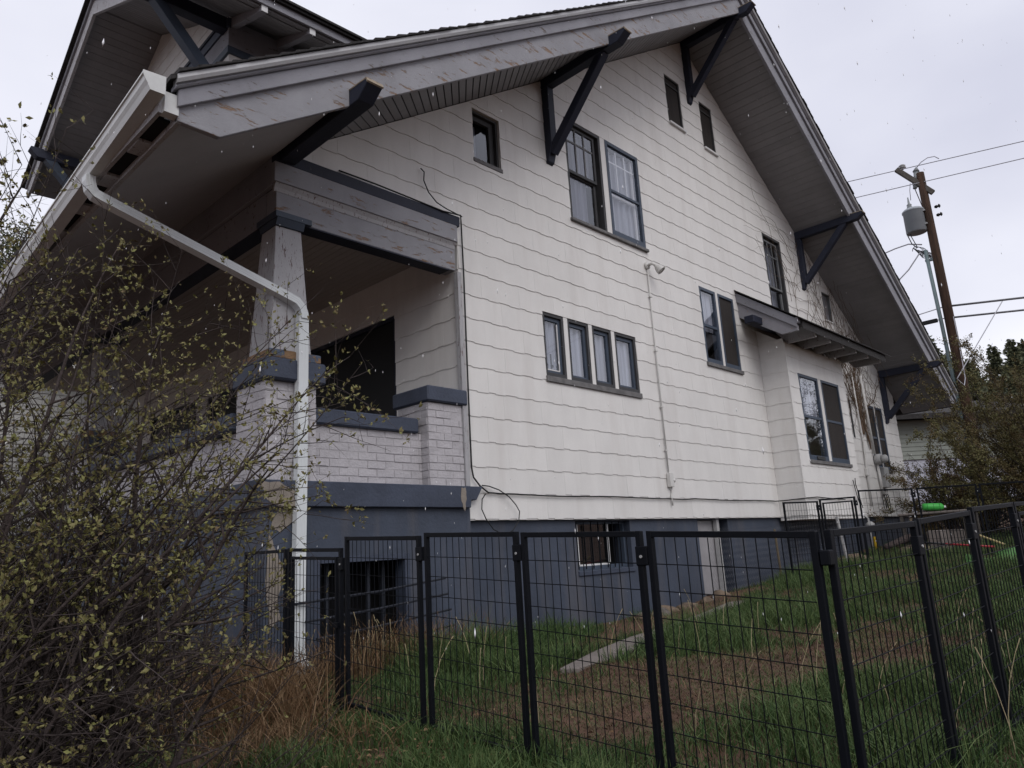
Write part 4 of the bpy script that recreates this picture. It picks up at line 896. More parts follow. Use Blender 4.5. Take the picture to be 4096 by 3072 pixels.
RL = ['tan rubble stone directly right below the basement window', 'bulky tan stone second in the rubble row right of the basement window', 'pale stone in the middle of the rubble row by the foundation', 'flat tan stone near the left end of the pale basement door rubble', 'small stone just left of the pale basement door', 'stone at the foot of the pale basement door', 'smallest grey stone under the left part of the basement window', 'small tan stone beside the dry tuft left of the basement window', 'largest tan stone in the dry tuft left of the basement window', 'small grey stone right of the dry tuft by the foundation', 'tan stone sunk in soil right under the basement window sill']
i = 0
for (x, y, r) in [(2.75, -.28, .11), (3.05, -.22, .13), (3.35, -.25, .12), (3.55, -.18, .10), (3.95, -.22, .09), (4.3, -.25, .11), (2.5, -.2, .07), (1.0, -.2, .10), (1.2, -.15, .14), (1.45, -.2, .08), (2.35, -.3, .09)]:
    b = MB(); rock(b, x, y, r); o = b.build('rubble_stone', RK if i % 3 else RKG, smooth=True); tag(o, RL[i], 'stone', 'rubble stones along the foundation'); i += 1
for (x, y, r, l) in [(7.6, -.75, .26, 'large brown boulder at the grass edge behind the far gate'), (8.2, -.7, .22, 'brown boulder right of the largest boulder behind the far gate'), (8.9, -1.3, .28, 'tan boulder below the gas pipe behind the far run')]:
    b = MB(); rock(b, x, y, r, .0, .6); o = b.build('boulder', RK, smooth=True); tag(o, l, 'boulder')
b = MB(); b.tube([(8.6, -1.0, gz1(8.6, -1)+.18), (9.6, -1.1, gz1(9.6, -1.1)+.24), (10.6, -1.2, gz1(10.6, -1.2)+.16)], [.045, .07, .04], 9); o = b.build('old_log', BARK, smooth=True); tag(o, 'dark rotten log lying on the ground behind the bay', 'log')
b = MB(); b.box(9.2, 10.6, -1.75, -1.5, -.75, -.35); o = b.build('retaining_block', CONC, bevel=.02); tag(o, 'low pale concrete block on the slope behind the far dog run', 'concrete block')
jg = thing('green_jug', 'bright green plastic jug lying on its side beyond the rear corner of the house', 'jug', (5.9, -2.4, 0))
GRN = mat('bright_green_plastic', (.05, .36, .06), .4, .03)
JG = Vector((9.9, -1.5, .06)); b = MB(); dj = Vector((.55, -.83, -.05)).normalized()
b.tube([JG-dj*.19, JG-dj*.18, JG-dj*.1, JG+dj*.12, JG+dj*.16], [.035, .06, .065, .065, .035], 16); b.build('body', GRN, jg, True)
b = MB(); b.tube([JG+dj*.15, JG+dj*.20], .02, 10); b.build('cap', WHT, jg, True)
tb = thing('garden_table', 'low worn table under the green jug at the back of the yard', 'table', (9.9, -1.5, -.8))
b = MB(); b.box(9.5, 10.3, -2.1, -1.0, -.07, -.03); b.build('table_top', CONC, tb, bevel=.01)
for (x, y) in ((9.55, -2.05), (10.25, -2.05), (9.55, -1.05), (10.25, -1.05)):
    b = MB(); b.box(x-.03, x+.03, y-.03, y+.03, -.85, -.07); b.build('leg', ARMW, tb)
# green sheet, crumpled
nx2, ny2 = 44, 26; vs = []
for j in range(ny2):
    for i in range(nx2):
        x = 5.9+2.6*i/(nx2-1); y = -2.75-1.0*j/(ny2-1)+.12*math.sin(x*4); z = gz1(x, y)+.03+.025*math.sin(x*7+y*3)+.035*math.sin(y*11-x*2)+.03*math.sin(x*17+y*9)
        if i in (0, nx2-1) or j in (0, ny2-1): z = gz1(x, y)+.01
        vs.append((x, y, z))
TARP = mat('lime_green_plastic_sheet', (.06, .19, .045), .5, .25, 3., (1, 1, 1), .3, 30, col2=(.13, .22, .08))
b = MB(); b.add(vs, [(j*nx2+i, j*nx2+i+1, (j+1)*nx2+i+1, (j+1)*nx2+i) for j in range(ny2-1) for i in range(nx2-1)]); o = b.build('green_sheet', TARP, smooth=True, recalc=False)
sm = o.modifiers.new('thickness', 'SOLIDIFY'); sm.thickness = .006; tag(o, 'crumpled lime green plastic sheet lying in the grass at the right', 'plastic sheet')
rt = thing('garden_tool', 'long handled tool with a red and black shaft lying beside the green sheet', 'tool', (5.95, -2.6, -.6))
b = MB(); b.tube([(5.90, -2.35, -.50), (5.96, -2.62, -.535)], .014, 8); b.build('black_grip', BLK, rt, True)
b = MB(); b.tube([(5.96, -2.625, -.535), (6.02, -2.95, -.575), (6.08, -3.15, -.60)], .013, 8); b.build('red_shaft', mat('red_plastic', (.32, .03, .04), .45, .05), rt, True)
b = MB(); b.tube([(6.10, -3.0, -.45), (6.16, -3.25, -.58)], .014, 7); o = b.build('yellow_stick', mat('pale_stick', (.42, .34, .17), .8)); tag(o, 'pale yellow stick resting on the green sheet', 'stick')

# ---------------------------------------------------------------- grass
def blades(name, P, h, wd, lean, m, tint, label=None, seg=2, cat='grass', parent=None, kind='stuff', droop=.5):
    n = len(P); a = rng.uniform(0, 2*np.pi, n); la = rng.uniform(0, 2*np.pi, n)
    dx, dy = np.cos(a)*wd/2, np.sin(a)*wd/2; lx, ly = np.cos(la)*lean*h, np.sin(la)*lean*h
    rows = []; ts = np.linspace(0, 1, seg+1)
    for t in ts[:-1]:
        k = 1-.35*t; cx = P[:, 0]+lx*t**2; cy = P[:, 1]+ly*t**2; cz = P[:, 2]+h*(t-droop*lean*t*t*.5)
        rows.append(np.stack([cx-dx*k, cy-dy*k, cz], 1)); rows.append(np.stack([cx+dx*k, cy+dy*k, cz], 1))
    tip = np.stack([P[:, 0]+lx, P[:, 1]+ly, P[:, 2]+h*(1-droop*lean*.5)], 1); rows.append(tip)
    V = np.stack(rows, 1); k = V.shape[1]; V = V.reshape(-1, 3); base = np.arange(n)*k; F = []
    for s_ in range(seg-1):
        q = 2*s_; F.append(np.stack([base+q, base+q+1, base+q+3], 1)); F.append(np.stack([base+q, base+q+3, base+q+2], 1))
    q = 2*(seg-1); F.append(np.stack([base+q, base+q+1, base+k-1], 1))
    o = fastmesh(name, V, np.concatenate(F), m, np.repeat(tint, k), parent, kind)
    if label: o['label'] = label; o['category'] = cat
    return o
def vnoise(x, y, s, seed=0):
    r_ = np.random.default_rng(seed); g_ = r_.random((64, 64)); u, v = x/s+100, y/s+100; i, j = np.floor(u).astype(int), np.floor(v).astype(int); fu, fv = u-i, v-j
    fu, fv = fu*fu*(3-2*fu), fv*fv*(3-2*fv); f = lambda a, b_: g_[a % 64, b_ % 64]
    return (f(i, j)*(1-fu)+f(i+1, j)*fu)*(1-fv)+(f(i, j+1)*(1-fu)+f(i+1, j+1)*fu)*fv
def dirt(x, y):
    e = lambda cx, cy, rx, ry, th: ((((x-cx)*math.cos(th)+(y-cy)*math.sin(th))/rx)**2 + ((-(x-cx)*math.sin(th)+(y-cy)*math.cos(th))/ry)**2)
    d = np.minimum(e(-.25, -2.95, 1.9, .80, -.36), e(-1.45, -2.9, .7, .5, .2)); d = np.minimum(d, e(3.4, -.5, 2.1, .55, .10)); d = np.minimum(d, e(1.6, -.85, 1.9, .36, .2))
    return d + (vnoise(x, y, .28, 3)-.5)*1.1
def onpath(x, y):
    r_ = np.zeros(len(x), bool)
    for i in range(5):
        (x0, y0, w0), (x1, y1, w1) = pcs[i], pcs[i+1]; dx, dy = x1-x0, y1-y0; L2 = dx*dx+dy*dy; t = ((x-x0)*dx+(y-y0)*dy)/L2
        dd = np.abs((x-x0)*dy-(y-y0)*dx)/math.sqrt(L2); r_ |= (t > -.02) & (t < 1.02) & (dd < .125)
    return r_
def scatter(n, x0, x1, y0, y1): return rng.uniform(x0, x1, n), rng.uniform(y0, y1, n)
X, Yv = [], []
for n, bx_ in ((95000, (-3.6, 1.2, -6.2, -.12)), (60000, (1.2, 6.5, -5.5, -.12)), (26000, (6.5, 13, -6, -.15)), (26000, (-5.4, -2.4, -6.4, -2.6)), (9000, (13, 24, -9, 4))):
    x, y = scatter(n, *bx_); X.append(x); Yv.append(y)
x = np.concatenate(X); y = np.concatenate(Yv)
dens = vnoise(x, y, .55, 1)*.6+vnoise(x, y, .16, 2)*.4; d = dirt(x, y)
keep = (rng.random(len(x)) < np.clip((d-.55)*1.5, .10, 1)*np.clip(.35+dens*1.1, 0, 1)) & ~onpath(x, y)
keep &= ~((x < -2.5) & (y > -1.5) & (rng.random(len(x)) < .7))
keep &= (x-CAM.x)**2+(y-CAM.y)**2 > .9**2
x, y, dens, d = x[keep], y[keep], dens[keep], d[keep]
h = (.05+.20*np.clip(dens*1.25-.2, 0, 1)**1.3*np.clip((d-.5)*.9, .12, 1))*rng.uniform(.6, 1.35, len(x)); h *= np.where((np.abs(y+.6) < .6) & (x > -1.6) & (x < 2.6), 1.5, 1)
h *= np.where((x > -1.4) & (x < .9) & (y > -2.5) & (y < -.3), 1.35, 1.0); h *= np.where((y > -4.9) & (y < -4.2), 1.25, 1)
tint = np.clip(rng.normal(.35, .25, len(x))+.5*(dens-.5), 0, 1)
blades('green_grass', np.stack([x, y, gz(x, y)-.01], 1), h, .0042+.0028*rng.random(len(x)), .12+1.15*rng.random(len(x))**1.6, GRS, tint, 'uneven green grass growing over the yard and slope', 3)
# dry blades through the grass, thatch on the bare patch
n = 26000; x, y = scatter(n, -3.6, 9, -6, -.1); k_ = (rng.random(n) < .25+.6*(vnoise(x, y, .4, 9) > .5)) & ~onpath(x, y); x, y = x[k_], y[k_]
blades('dry_grass', np.stack([x, y, gz(x, y)-.005], 1), rng.uniform(.02, .10, len(x)), .0035, .5+.9*rng.random(len(x)), DRY, rng.random(len(x)), 'straw coloured dry blades scattered among the green grass', 2)
n = 75000; x, y = scatter(n, -2.4, 3.2, -4.4, -1.0); k_ = (dirt(x, y) < 1.5); x, y = x[k_], y[k_]
blades('trodden_thatch', np.stack([x, y, gz(x, y)-.003], 1), rng.uniform(.010, .040, len(x)), .005, .6+1.4*rng.random(len(x)), leafmat('thatch_blade', (.085, .048, .032), (.105, .115, .050)), np.clip(vnoise(x, y, .3, 21)*1.3-.3+rng.normal(0, .25, len(x)), 0, 1), 'short trodden brown thatch over the bare patch of the yard', 2)
# tall straw by the porch foundation, brown heap by the narrow gate, litter under the shrub
def clump(n, cx, cy, sx, sy): return rng.normal(cx, sx, n), rng.normal(cy, sy, n)
xs, ys, hs, ls = [], [], [], []
for (n, cx, cy, sx, sy, h0, h1, l1) in ((900, -1.5, -.35, .40, .12, .15, .55, .9), (500, -.95, -.5, .3, .14, .15, .5, .9), (3400, -2.78, -.85, .16, .32, .2, .52, .9), (1500, -2.95, -1.6, .20, .28, .06, .24, 1.2), (900, -3.3, -2.7, .4, .35, .02, .08, 1.4), (2000, -3.0, -.2, .3, .4, .2, .6, .7), (700, -3.8, -3.3, .5, .4, .02, .06, 1.4)):
    a, c = clump(n, cx, cy, sx, sy); xs.append(a); ys.append(c); hs.append(rng.uniform(h0, h1, n)); ls.append(rng.uniform(.2, l1, n))
x, y, h, l_ = map(np.concatenate, (xs, ys, hs, ls))
blades('dead_weeds', np.stack([x, y, gz(x, y)-.01], 1), h, .0038+.002*rng.random(len(x)), l_, DRY, rng.beta(1.0, 1.5, len(x)), 'orange brown dead weeds heaped by the narrow gate and the porch foundation', 4, droop=.9)
# pale seed stalks
sk = MB()
for k in range(70):
    x, y = random.choice([(random.gauss(-1.4, .3), random.gauss(-.4, .12)), (random.uniform(-2.2, 1.5), random.uniform(-4.4, -.8)), (random.uniform(-2.3, 0), random.uniform(-4.9, -3.4))])
    z = gz1(x, y); hh = random.uniform(.18, .5); a = random.random()*6.28; l = random.uniform(.1, .45); sk.tube([(x+math.cos(a)*l*t*t*hh, y+math.sin(a)*l*t*t*hh, z+hh*(t-.25*l*t*t)) for t in (0, .3, .6, .85, 1)], [.0022, .002, .0018, .0015, .003], 4)
o = sk.build('seed_stalks', mat('pale_straw', (.40, .33, .20), .9), kind='stuff'); o['label'] = 'pale bent seed stalks standing above the grass'; o['category'] = 'grass'
# fallen leaves
n = 900; x, y = clump(n, -3.05, -2.6, .5, .6); z = gz(x, y)+rng.uniform(.0, .05, n); a = rng.uniform(0, 6.28, n); s_ = rng.uniform(.012, .028, n); t_ = rng.uniform(-.5, .5, n)
V = np.stack([np.stack([x-np.cos(a)*s_, y-np.sin(a)*s_, z], 1), np.stack([x-np.sin(a)*s_*.45, y+np.cos(a)*s_*.45, z+t_*.012+.004], 1), np.stack([x+np.cos(a)*s_, y+np.sin(a)*s_, z+t_*.01], 1), np.stack([x+np.sin(a)*s_*.45, y-np.cos(a)*s_*.45, z-t_*.01+.003], 1)], 1).reshape(-1, 3)
o = fastmesh('leaf_litter', V, np.arange(n*4).reshape(-1, 4), DRY, np.repeat(rng.random(n), 4), None, 'stuff'); o['label'] = 'brown fallen leaves at the foot of the shrub'; o['category'] = 'leaves'

# ---------------------------------------------------------------- the budding shrub in front, left
def tubes_np(segs, m, name, parent, kind='stuff', n=4):
    """segs: list of (p0, p1, r0, r1) as arrays"""
    S = np.array([s[0] for s in segs]); E_ = np.array([s[1] for s in segs]); r0 = np.array([s[2] for s in segs]); r1 = np.array([s[3] for s in segs])
    d = E_-S; d /= np.maximum(np.linalg.norm(d, axis=1, keepdims=True), 1e-9); ref = np.where(np.abs(d[:, 2:3]) > .9, np.array([[1., 0, 0]]), np.array([[0, 0, 1.]]))
    a = np.cross(d, ref); a /= np.linalg.norm(a, axis=1, keepdims=True); b_ = np.cross(d, a); V = []
    for P_, r_ in ((S, r0), (E_, r1)):
        for k in range(n):
            t = 2*np.pi*k/n; V.append(P_+(a*math.cos(t)+b_*math.sin(t))*r_[:, None])
    V = np.stack(V, 1).reshape(-1, 3); base = np.arange(len(segs))*2*n; F = [np.stack([base+k, base+(k+1) % n, base+n+(k+1) % n, base+n+k], 1) for k in range(n)]
    return fastmesh(name, V, np.concatenate(F), m, None, parent, kind)
def leaves_np(P, D, size, m, tint, name, parent, kind='stuff'):
    """folded pointed leaves at P along D"""
    n = len(P); D = D/np.maximum(np.linalg.norm(D, axis=1, keepdims=True), 1e-9); rnd = rng.normal(size=(n, 3)); s_ = np.cross(D, rnd); s_ /= np.linalg.norm(s_, axis=1, keepdims=True); u = np.cross(D, s_)
    sz = size[:, None]; mid = P+D*sz*.5; V = np.stack([P, mid+s_*sz*.25+u*sz*.07, P+D*sz, mid-s_*sz*.25+u*sz*.07], 1).reshape(-1, 3); base = np.arange(n)*4
    F = np.concatenate([np.stack([base, base+1, base+2], 1), np.stack([base, base+2, base+3], 1)])
    return fastmesh(name, V, F, m, np.repeat(tint, 4), parent, kind)
RV = np.array([.6884, -.7254, 0]); FV = np.array([.7254, .6884, 0]); UP = np.array([0, 0, 1.])
BO = np.array([CAM.x, CAM.y, 0])+FV*2.75-RV*1.87     # the shrub's own frame: s to the right, z up, d away
def bp(s, z, d=0): return BO+RV*s+FV*d+UP*z
tips = [(-.45, .95), (-.30, 1.05), (-.15, .8), (.02, 1.10), (.10, .85), (.24, 1.16), (.34, .92), (.48, 1.08), (.56, .85), (.62, .72), (.80, .74), (.95, .66), (1.18, .50), (1.28, .40), (1.20, .22), (1.12, .06), (1.02, -.08), (1.22, -.22), (.98, -.38), (.90, -.52), (1.05, -.66), (.80, -.85)]
sh = thing('budding_shrub', 'large tangled shrub with dark twigs and small yellow green leaves filling the left foreground', 'shrub', tuple(bp(.1, gz1(*bp(.1, 0)[:2]))))
segs, thick, LP, LD, LS = [], [], [], [], []
def grow(p, d, length, r, depth, nodes, up=.02, wob=.22):
    n = max(3, int(length/.055)); st = length/n; pts = [p]
    for k in range(n):
        d = d+rng.normal(size=3)*wob*.35+UP*up; d = d/np.linalg.norm(d); q = p+d*st; t0, t1 = 1-k/n*.75, 1-(k+1)/n*.75
        (thick if r*t0 > .0045 else segs).append((p, q, r*t0, r*t1)); pts.append((q, d.copy(), r*t1)); p = q
    return pts[1:]
def leafy(pts, dens, sz):
    for q, d, r in pts:
        if q[2] < -.45 and rng.random() < .6: continue
        for c_ in range(rng.poisson(dens*.30)):
            q0 = q+rng.normal(size=3)*.009; dd = d*.6+rng.normal(size=3)*.5+UP*.25
            for _ in range(rng.integers(3, 7)): LP.append(q0+rng.normal(size=3)*.0018); LD.append(dd+rng.normal(size=3)*.55); LS.append(sz*rng.choice([.4, .5, .7, 1.05])*rng.uniform(.8, 1.2))
nst = 120
for i in range(nst):
    k = (len(tips)-1.001)*rng.beta(.95, 1.25); j = int(k); f_ = k-j; ts, tz = tips[j][0]*(1-f_)+tips[j+1][0]*f_, tips[j][1]*(1-f_)+tips[j+1][1]*f_
    main_ = i < 24; rr = 1 if main_ else rng.uniform(.45, .9)
    s0 = rng.uniform(-.85, .30); dd = rng.uniform(-.35, .55); p0 = bp(s0, 0, dd); p0[2] = gz1(p0[0], p0[1])
    tip = bp(s0+(ts-s0)*rr, p0[2]+(tz-p0[2])*rr, dd+rng.uniform(-.45, .45)); ctrl = bp(s0+(ts-s0)*rng.uniform(.0, .5), p0[2]+(tz-p0[2])*rng.uniform(.45, .8)*rr, dd)
    m = 26; prev = p0; r0 = rng.uniform(.012, .026) if i % 4 == 0 else rng.uniform(.006, .013)
    ph = rng.uniform(0, 6, 3)
    for k2 in range(1, m+1):
        t = k2/m; q = (1-t)**2*p0+2*t*(1-t)*ctrl+t*t*tip + .026*np.array([math.sin(9*t+ph[0]), math.sin(11*t+ph[1]), math.sin(8*t+ph[2])])*min(1, 3*t)
        ra, rb = r0*(1-.86*(k2-1)/m), r0*(1-.86*k2/m); (thick if ra > .0045 else segs).append((prev, q, ra, rb)); d = (q-prev)/np.linalg.norm(q-prev)
        if t > .62: leafy([(q, d, rb)], 3.2, .021)
        if t > .22 and rng.random() < .95:
            sd = rng.normal(size=3); sd -= d*sd.dot(d); sd /= np.linalg.norm(sd); nd = d*.55+sd*.85+UP*.05+RV*.12
            ln = rng.uniform(.14, .50)*(1.1-.5*t); tw = grow(q, nd/np.linalg.norm(nd), ln, rb*.5+.0011, 1, 0)
            leafy(tw[len(tw)//4:], 3.0 if t > .4 else 1.4, .020)
            for q2, d2, r2 in tw[1:]:
                if rng.random() < .5:
                    sd = rng.normal(size=3); nd = d2*.8+sd*.5; tw2 = grow(q2, nd/np.linalg.norm(nd), rng.uniform(.06, .20), max(r2*.6, .0011), 2, 0); leafy(tw2, 3.2 if t > .4 else 1.6, .019)
        prev = q
# low arching bare suckers, dense near the ground
for i in range(330):
    s0, dd = rng.uniform(-1.1, .55), rng.uniform(-.5, .7); p0 = bp(s0, 0, dd); p0[2] = gz1(p0[0], p0[1]); a = rng.uniform(-.2, 1.2); nd = RV*math.cos(a)*rng.choice([1, 1, -1])+UP*math.sin(a)+FV*rng.uniform(-.4, .4)+UP*.25
    tw = grow(p0, nd/np.linalg.norm(nd), rng.uniform(.35, 1.0), rng.uniform(.003, .007), 1, 0, .01, .3); leafy(tw[len(tw)//2:], 1.0, .018)
    for q2, d2, r2 in tw[::2]:
        if rng.random() < .6:
            nd = d2+rng.normal(size=3)*.6; tw2 = grow(q2, nd/np.linalg.norm(nd), rng.uniform(.1, .35), .0014, 2, 0); leafy(tw2, 1.3, .018)
ssh = sh
tubes_np(thick, BARK, 'branches', ssh, None, 7); tubes_np(segs, BARK, 'twigs', ssh, 'stuff', 3)
LP, LD, LS = np.array(LP), np.array(LD), np.array(LS); sz_ = np.clip(rng.beta(2, 1.6, len(LP)), 0, 1)
leaves_np(LP, LD, LS, BUD, sz_, 'leaves', ssh)
k_ = rng.choice(len(LP), 70, replace=False); leaves_np(np.repeat(LP[k_], 4, 0), rng.normal(size=(280, 3)), np.full(280, .010), WHF, np.zeros(280), 'blossoms', ssh)

# ---------------------------------------------------------------- utility pole, transformer, mast, wires
up_ = thing('utility_pole', 'tall brown wooden utility pole with a crossarm and grey transformer right of the house', 'utility pole', (16.36, -.95, gz1(16.36, -.95)))
b = MB(); b.tube([(16.36, -.95, -.6), (16.355, -.93, 2), (16.35, -.91, 5), (16.34, -.88, 9.12)], [.135, .130, .118, .10], 14); pole = b.build('pole', WOODP, up_, True)
b = MB(); b.bar((16.20, -.36, 9.40), (16.36, -1.10, 8.46), .10, .13, (1, .3, 0)); b.build('crossarm', ARMW, up_, bevel=.01)
b = MB(); b.tube([(16.34, -.80, 8.10), (16.30, -.66, 8.95)], .012, 5); b.build('arm_brace', ARMW, up_)
b = MB(); b.lathe([(.03, 0), (.05, .03), (.10, .05), (.05, .09), (.09, .11), (.04, .15)], (16.27, -.50, 9.36), 12); b.build('insulator', GRYC, up_, True)
b = MB(); b.tube([(16.30, -.70, 8.72), (16.32, -.76, 8.98), (16.33, -.80, 9.20)], [.05, .045, .07], 10); b.tube([(16.33, -.80, 9.20), (16.33, -.82, 9.32)], [.09, .02], 10)
for k in range(5): b.lathe([(.03, 0), (.075, .02), (.03, .04)], (16.31, -.73+.0*k, 8.74+.06*k), 10)
b.build('fuse_cutout', mat('porcelain_grey', (.28, .30, .31), .4), up_, True)
tf = MB(); tf.lathe([(.20, -.33), (.255, -.31), (.255, .26), (.275, .27), (.275, .31), (.22, .36), (.0, .38)], (16.27, -.56, 7.79), 24); tr = tf.build('transformer', TFM, up_, True)
b = MB(); b.lathe([(.06, 0), (.08, .03), (.05, .06), (.075, .09), (.045, .12), (.07, .15), (.03, .2), (.015, .38)], (16.25, -.50, 8.14), 10); b.build('bushing', mat('porcelain_grey', (.28, .30, .31)), tr, True)
b = MB(); b.box(16.20, 16.36, -.86, -.74, 8.0, 8.04); b.box(16.20, 16.36, -.86, -.76, 7.62, 7.66); b.build('mounting_bracket', GRYC, tr)
for z, y in ((8.06, -1.06), (7.82, -1.07)):
    b = MB(); b.lathe([(.03, 0), (.05, -.05), (.025, -.08), (.06, -.11), (.03, -.14)], (16.37, y, z), 8, 'y'); b.build('spool_insulator', BLK, up_)
def wire(name, pts, r, lab, m=None, grp=None, cat='wire'):
    b_ = MB(); b_.tube(pts, r, 5); o_ = b_.build(name, m or mat('weathered_line', (.19, .19, .20), .6), smooth=True); tag(o_, lab, cat, grp); return o_
LW = mat('pale_power_line', (.42, .42, .46), .5)
def run(a, b_, t0, t1, sag, n=14):
    a, b_ = Vector(a), Vector(b_); return [a.lerp(b_, t0+(t1-t0)*i/n)-Vector((0, 0, sag*4*(i/n)*(1-i/n))) for i in range(n+1)]
wire('power_line', run((16.0, .47, 9.41), (16.73, -3.23, 9.17), -9, 5, 0), .012, 'upper pale power line passing over the pole top', LW)
wire('power_line', run((15.98, .54, 8.89), (16.72, -3.15, 8.72), -9, 5, 0), .012, 'second pale power line passing behind the pole below the crossarm', LW)
wire('telephone_cable', run((16.34, -.85, 5.32), (16.64, -2.54, 5.15), 0, 12, 0)[:], .028, 'upper dark telephone cable running right from the pole', None)
wire('telephone_cable', run((16.35, -.91, 5.0), (16.63, -2.48, 4.84), 0, 12, 0), .026, 'lower dark telephone cable running right from the pole', None)
wire('telephone_cable', run((16.34, -.85, 5.32), (16.18, -.17, 5.31), 0, 12, .3), .014, 'pale telephone cable running left from the pole behind the eave', LW)
wire('telephone_cable', run((16.34, -.9, 5.02), (16.2, -.26, 5.01), 0, 12, .2), .014, 'lower pale cable running left from the pole behind the eave', LW)
wire('service_drop', [(16.3, -.62, 7.12), (16.21, -.32, 7.21), (16.14, .0, 7.17), (16.05, .31, 7.09), (15.6, 1.8, 6.6), (15, 4, 6.2)], .018, 'grey service cable from the pole to behind the roof, upper one', LW)
wire('service_drop', [(16.3, -.6, 6.9), (16.26, -.52, 6.88), (16.18, -.22, 6.5), (16.11, .08, 6.24), (15.9, .9, 5.7), (15.5, 2.5, 5.2)], .018, 'grey service cable sagging steeply from the pole to behind the roof', LW)
wire('jumper_wire', [(16.33, -.80, 9.28), (16.35, -.95, 9.42), (16.39, -1.12, 9.50), (16.42, -1.28, 9.48), (16.44, -1.37, 9.38)], .012, 'pale wire arcing from the fuse at the pole top to the upper line', LW)
wire('jumper_wire', [(16.27, -.62, 8.9), (16.26, -.58, 8.7), (16.26, -.56, 8.42)], .008, 'thin grey wire dropping from the crossarm to the transformer', None)
b = MB()
for k in range(8): b.tube([(16.27+.02*k, -.50-.03*k+.13*math.cos(t+k), 7.0-.03*k+.11*math.sin(t*1.3+k)) for t in [i*.5 for i in range(12)]], .010, 4)
b.tube([(16.2, -.34, 7.98), (16.19, -.33, 7.5), (16.22, -.40, 7.2), (16.26, -.5, 7.05)], .014, 5); b.tube([(16.2, -.40, 7.75), (16.21, -.42, 7.4), (16.25, -.5, 7.1)], .012, 5)
b.build('looped_leads', mat('dark_leads', (.07, .075, .085), .6), up_, kind='stuff')
ms = thing('service_mast', 'slim grey green steel mast standing beside the wooden pole', 'mast', (16.31, -.72, gz1(16.3, -.7)))
b = MB(); b.tube([(16.33, -.80, 0), (16.31, -.72, 4.91), (16.30, -.67, 6.94)], .048, 8); b.build('tube', MAST, ms, True)
b = MB(); b.box(16.28, 16.36, -.88, -.62, 6.62, 6.68); b.build('stand_off', MAST, ms)
bx2 = MB(); bx2.box(16.2, 16.28, -.66, -.30, 4.93, 5.03); o = bx2.build('splice_box', BLK, bevel=.01); tag(o, 'small black splice box hanging on the cable left of the mast', 'splice box')
wire('guy_wire', run((16.58, -2.1, 5.19), (14.4, -1.25, 3.05), 0, 1, 0), .012, 'thin pale wire slanting down from the telephone cable to the rear eave', LW)
wire('guy_wire', [(16.3, -1.02, 5.0), (16.28, -1.03, 4.2), (15.9, -1.1, 3.3), (15.2, -1.2, 3.0), (14.4, -1.25, 3.05)], .010, 'thin pale wire looping from the pole foot to the bracket at the rear eave', LW)

# ---------------------------------------------------------------- trees and shrubs behind
def conifer(label, x, y, h, seed, base=None, group=None, n=2600, wr=.26, m=CON):
    r_ = np.random.default_rng(seed); z0 = gz1(x, y) if base is None else base; o = thing('conifer', label, 'tree', (x, y, z0), group)
    b_ = MB(); b_.tube([(x, y, z0-.5), (x, y, z0+h*.96)], [h*.018, .02], 6); b_.build('trunk', BARK, o)
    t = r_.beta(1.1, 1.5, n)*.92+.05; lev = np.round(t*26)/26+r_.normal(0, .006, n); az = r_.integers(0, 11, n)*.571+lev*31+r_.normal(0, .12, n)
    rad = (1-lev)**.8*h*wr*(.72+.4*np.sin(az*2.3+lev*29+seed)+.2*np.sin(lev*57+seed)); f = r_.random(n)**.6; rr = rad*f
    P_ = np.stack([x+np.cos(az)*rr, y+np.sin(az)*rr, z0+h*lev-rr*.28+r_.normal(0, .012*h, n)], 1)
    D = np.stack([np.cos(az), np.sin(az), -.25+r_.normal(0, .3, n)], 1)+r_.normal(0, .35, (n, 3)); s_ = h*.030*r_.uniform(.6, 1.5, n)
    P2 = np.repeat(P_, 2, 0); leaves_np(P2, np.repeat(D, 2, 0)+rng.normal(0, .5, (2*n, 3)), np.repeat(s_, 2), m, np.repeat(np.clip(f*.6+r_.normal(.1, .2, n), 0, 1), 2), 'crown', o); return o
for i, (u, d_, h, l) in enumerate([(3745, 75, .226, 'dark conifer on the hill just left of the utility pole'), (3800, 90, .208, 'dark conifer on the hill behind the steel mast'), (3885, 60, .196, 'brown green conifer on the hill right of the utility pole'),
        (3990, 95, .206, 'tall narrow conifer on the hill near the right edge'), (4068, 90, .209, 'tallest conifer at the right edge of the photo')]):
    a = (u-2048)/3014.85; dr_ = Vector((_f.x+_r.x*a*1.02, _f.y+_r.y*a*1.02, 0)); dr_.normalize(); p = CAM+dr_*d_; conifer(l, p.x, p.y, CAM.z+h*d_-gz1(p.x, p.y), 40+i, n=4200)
# far wood on the hill, one mass
r_ = np.random.default_rng(5); P_, D_, S_, T_ = [], [], [], []
for k in range(120):
    u = r_.uniform(3500, 4500); d_ = r_.uniform(78, 130); a = (u-2048)/3014.85; v = Vector((_f.x+_r.x*a, _f.y+_r.y*a, 0)).normalized()*d_+CAM; z0 = gz1(v.x, v.y); h = d_*(.158+.02*math.sin(u*.02)+r_.uniform(-.012, .03))-.37-z0; n = 900
    t = r_.random(n); rr = (1-t)*h*.3*r_.random(n)**.5; az = r_.uniform(0, 6.28, n); P_.append(np.stack([v.x+np.cos(az)*rr, v.y+np.sin(az)*rr, z0+h*t], 1)); D_.append(r_.normal(size=(n, 3))); S_.append(np.full(n, .55)); T_.append(r_.random(n))
o = leaves_np(np.concatenate(P_), np.concatenate(D_), np.concatenate(S_), CON, np.concatenate(T_), 'far_wood', None); o['label'] = 'dark mass of far conifers covering the hillside'; o['category'] = 'wood'
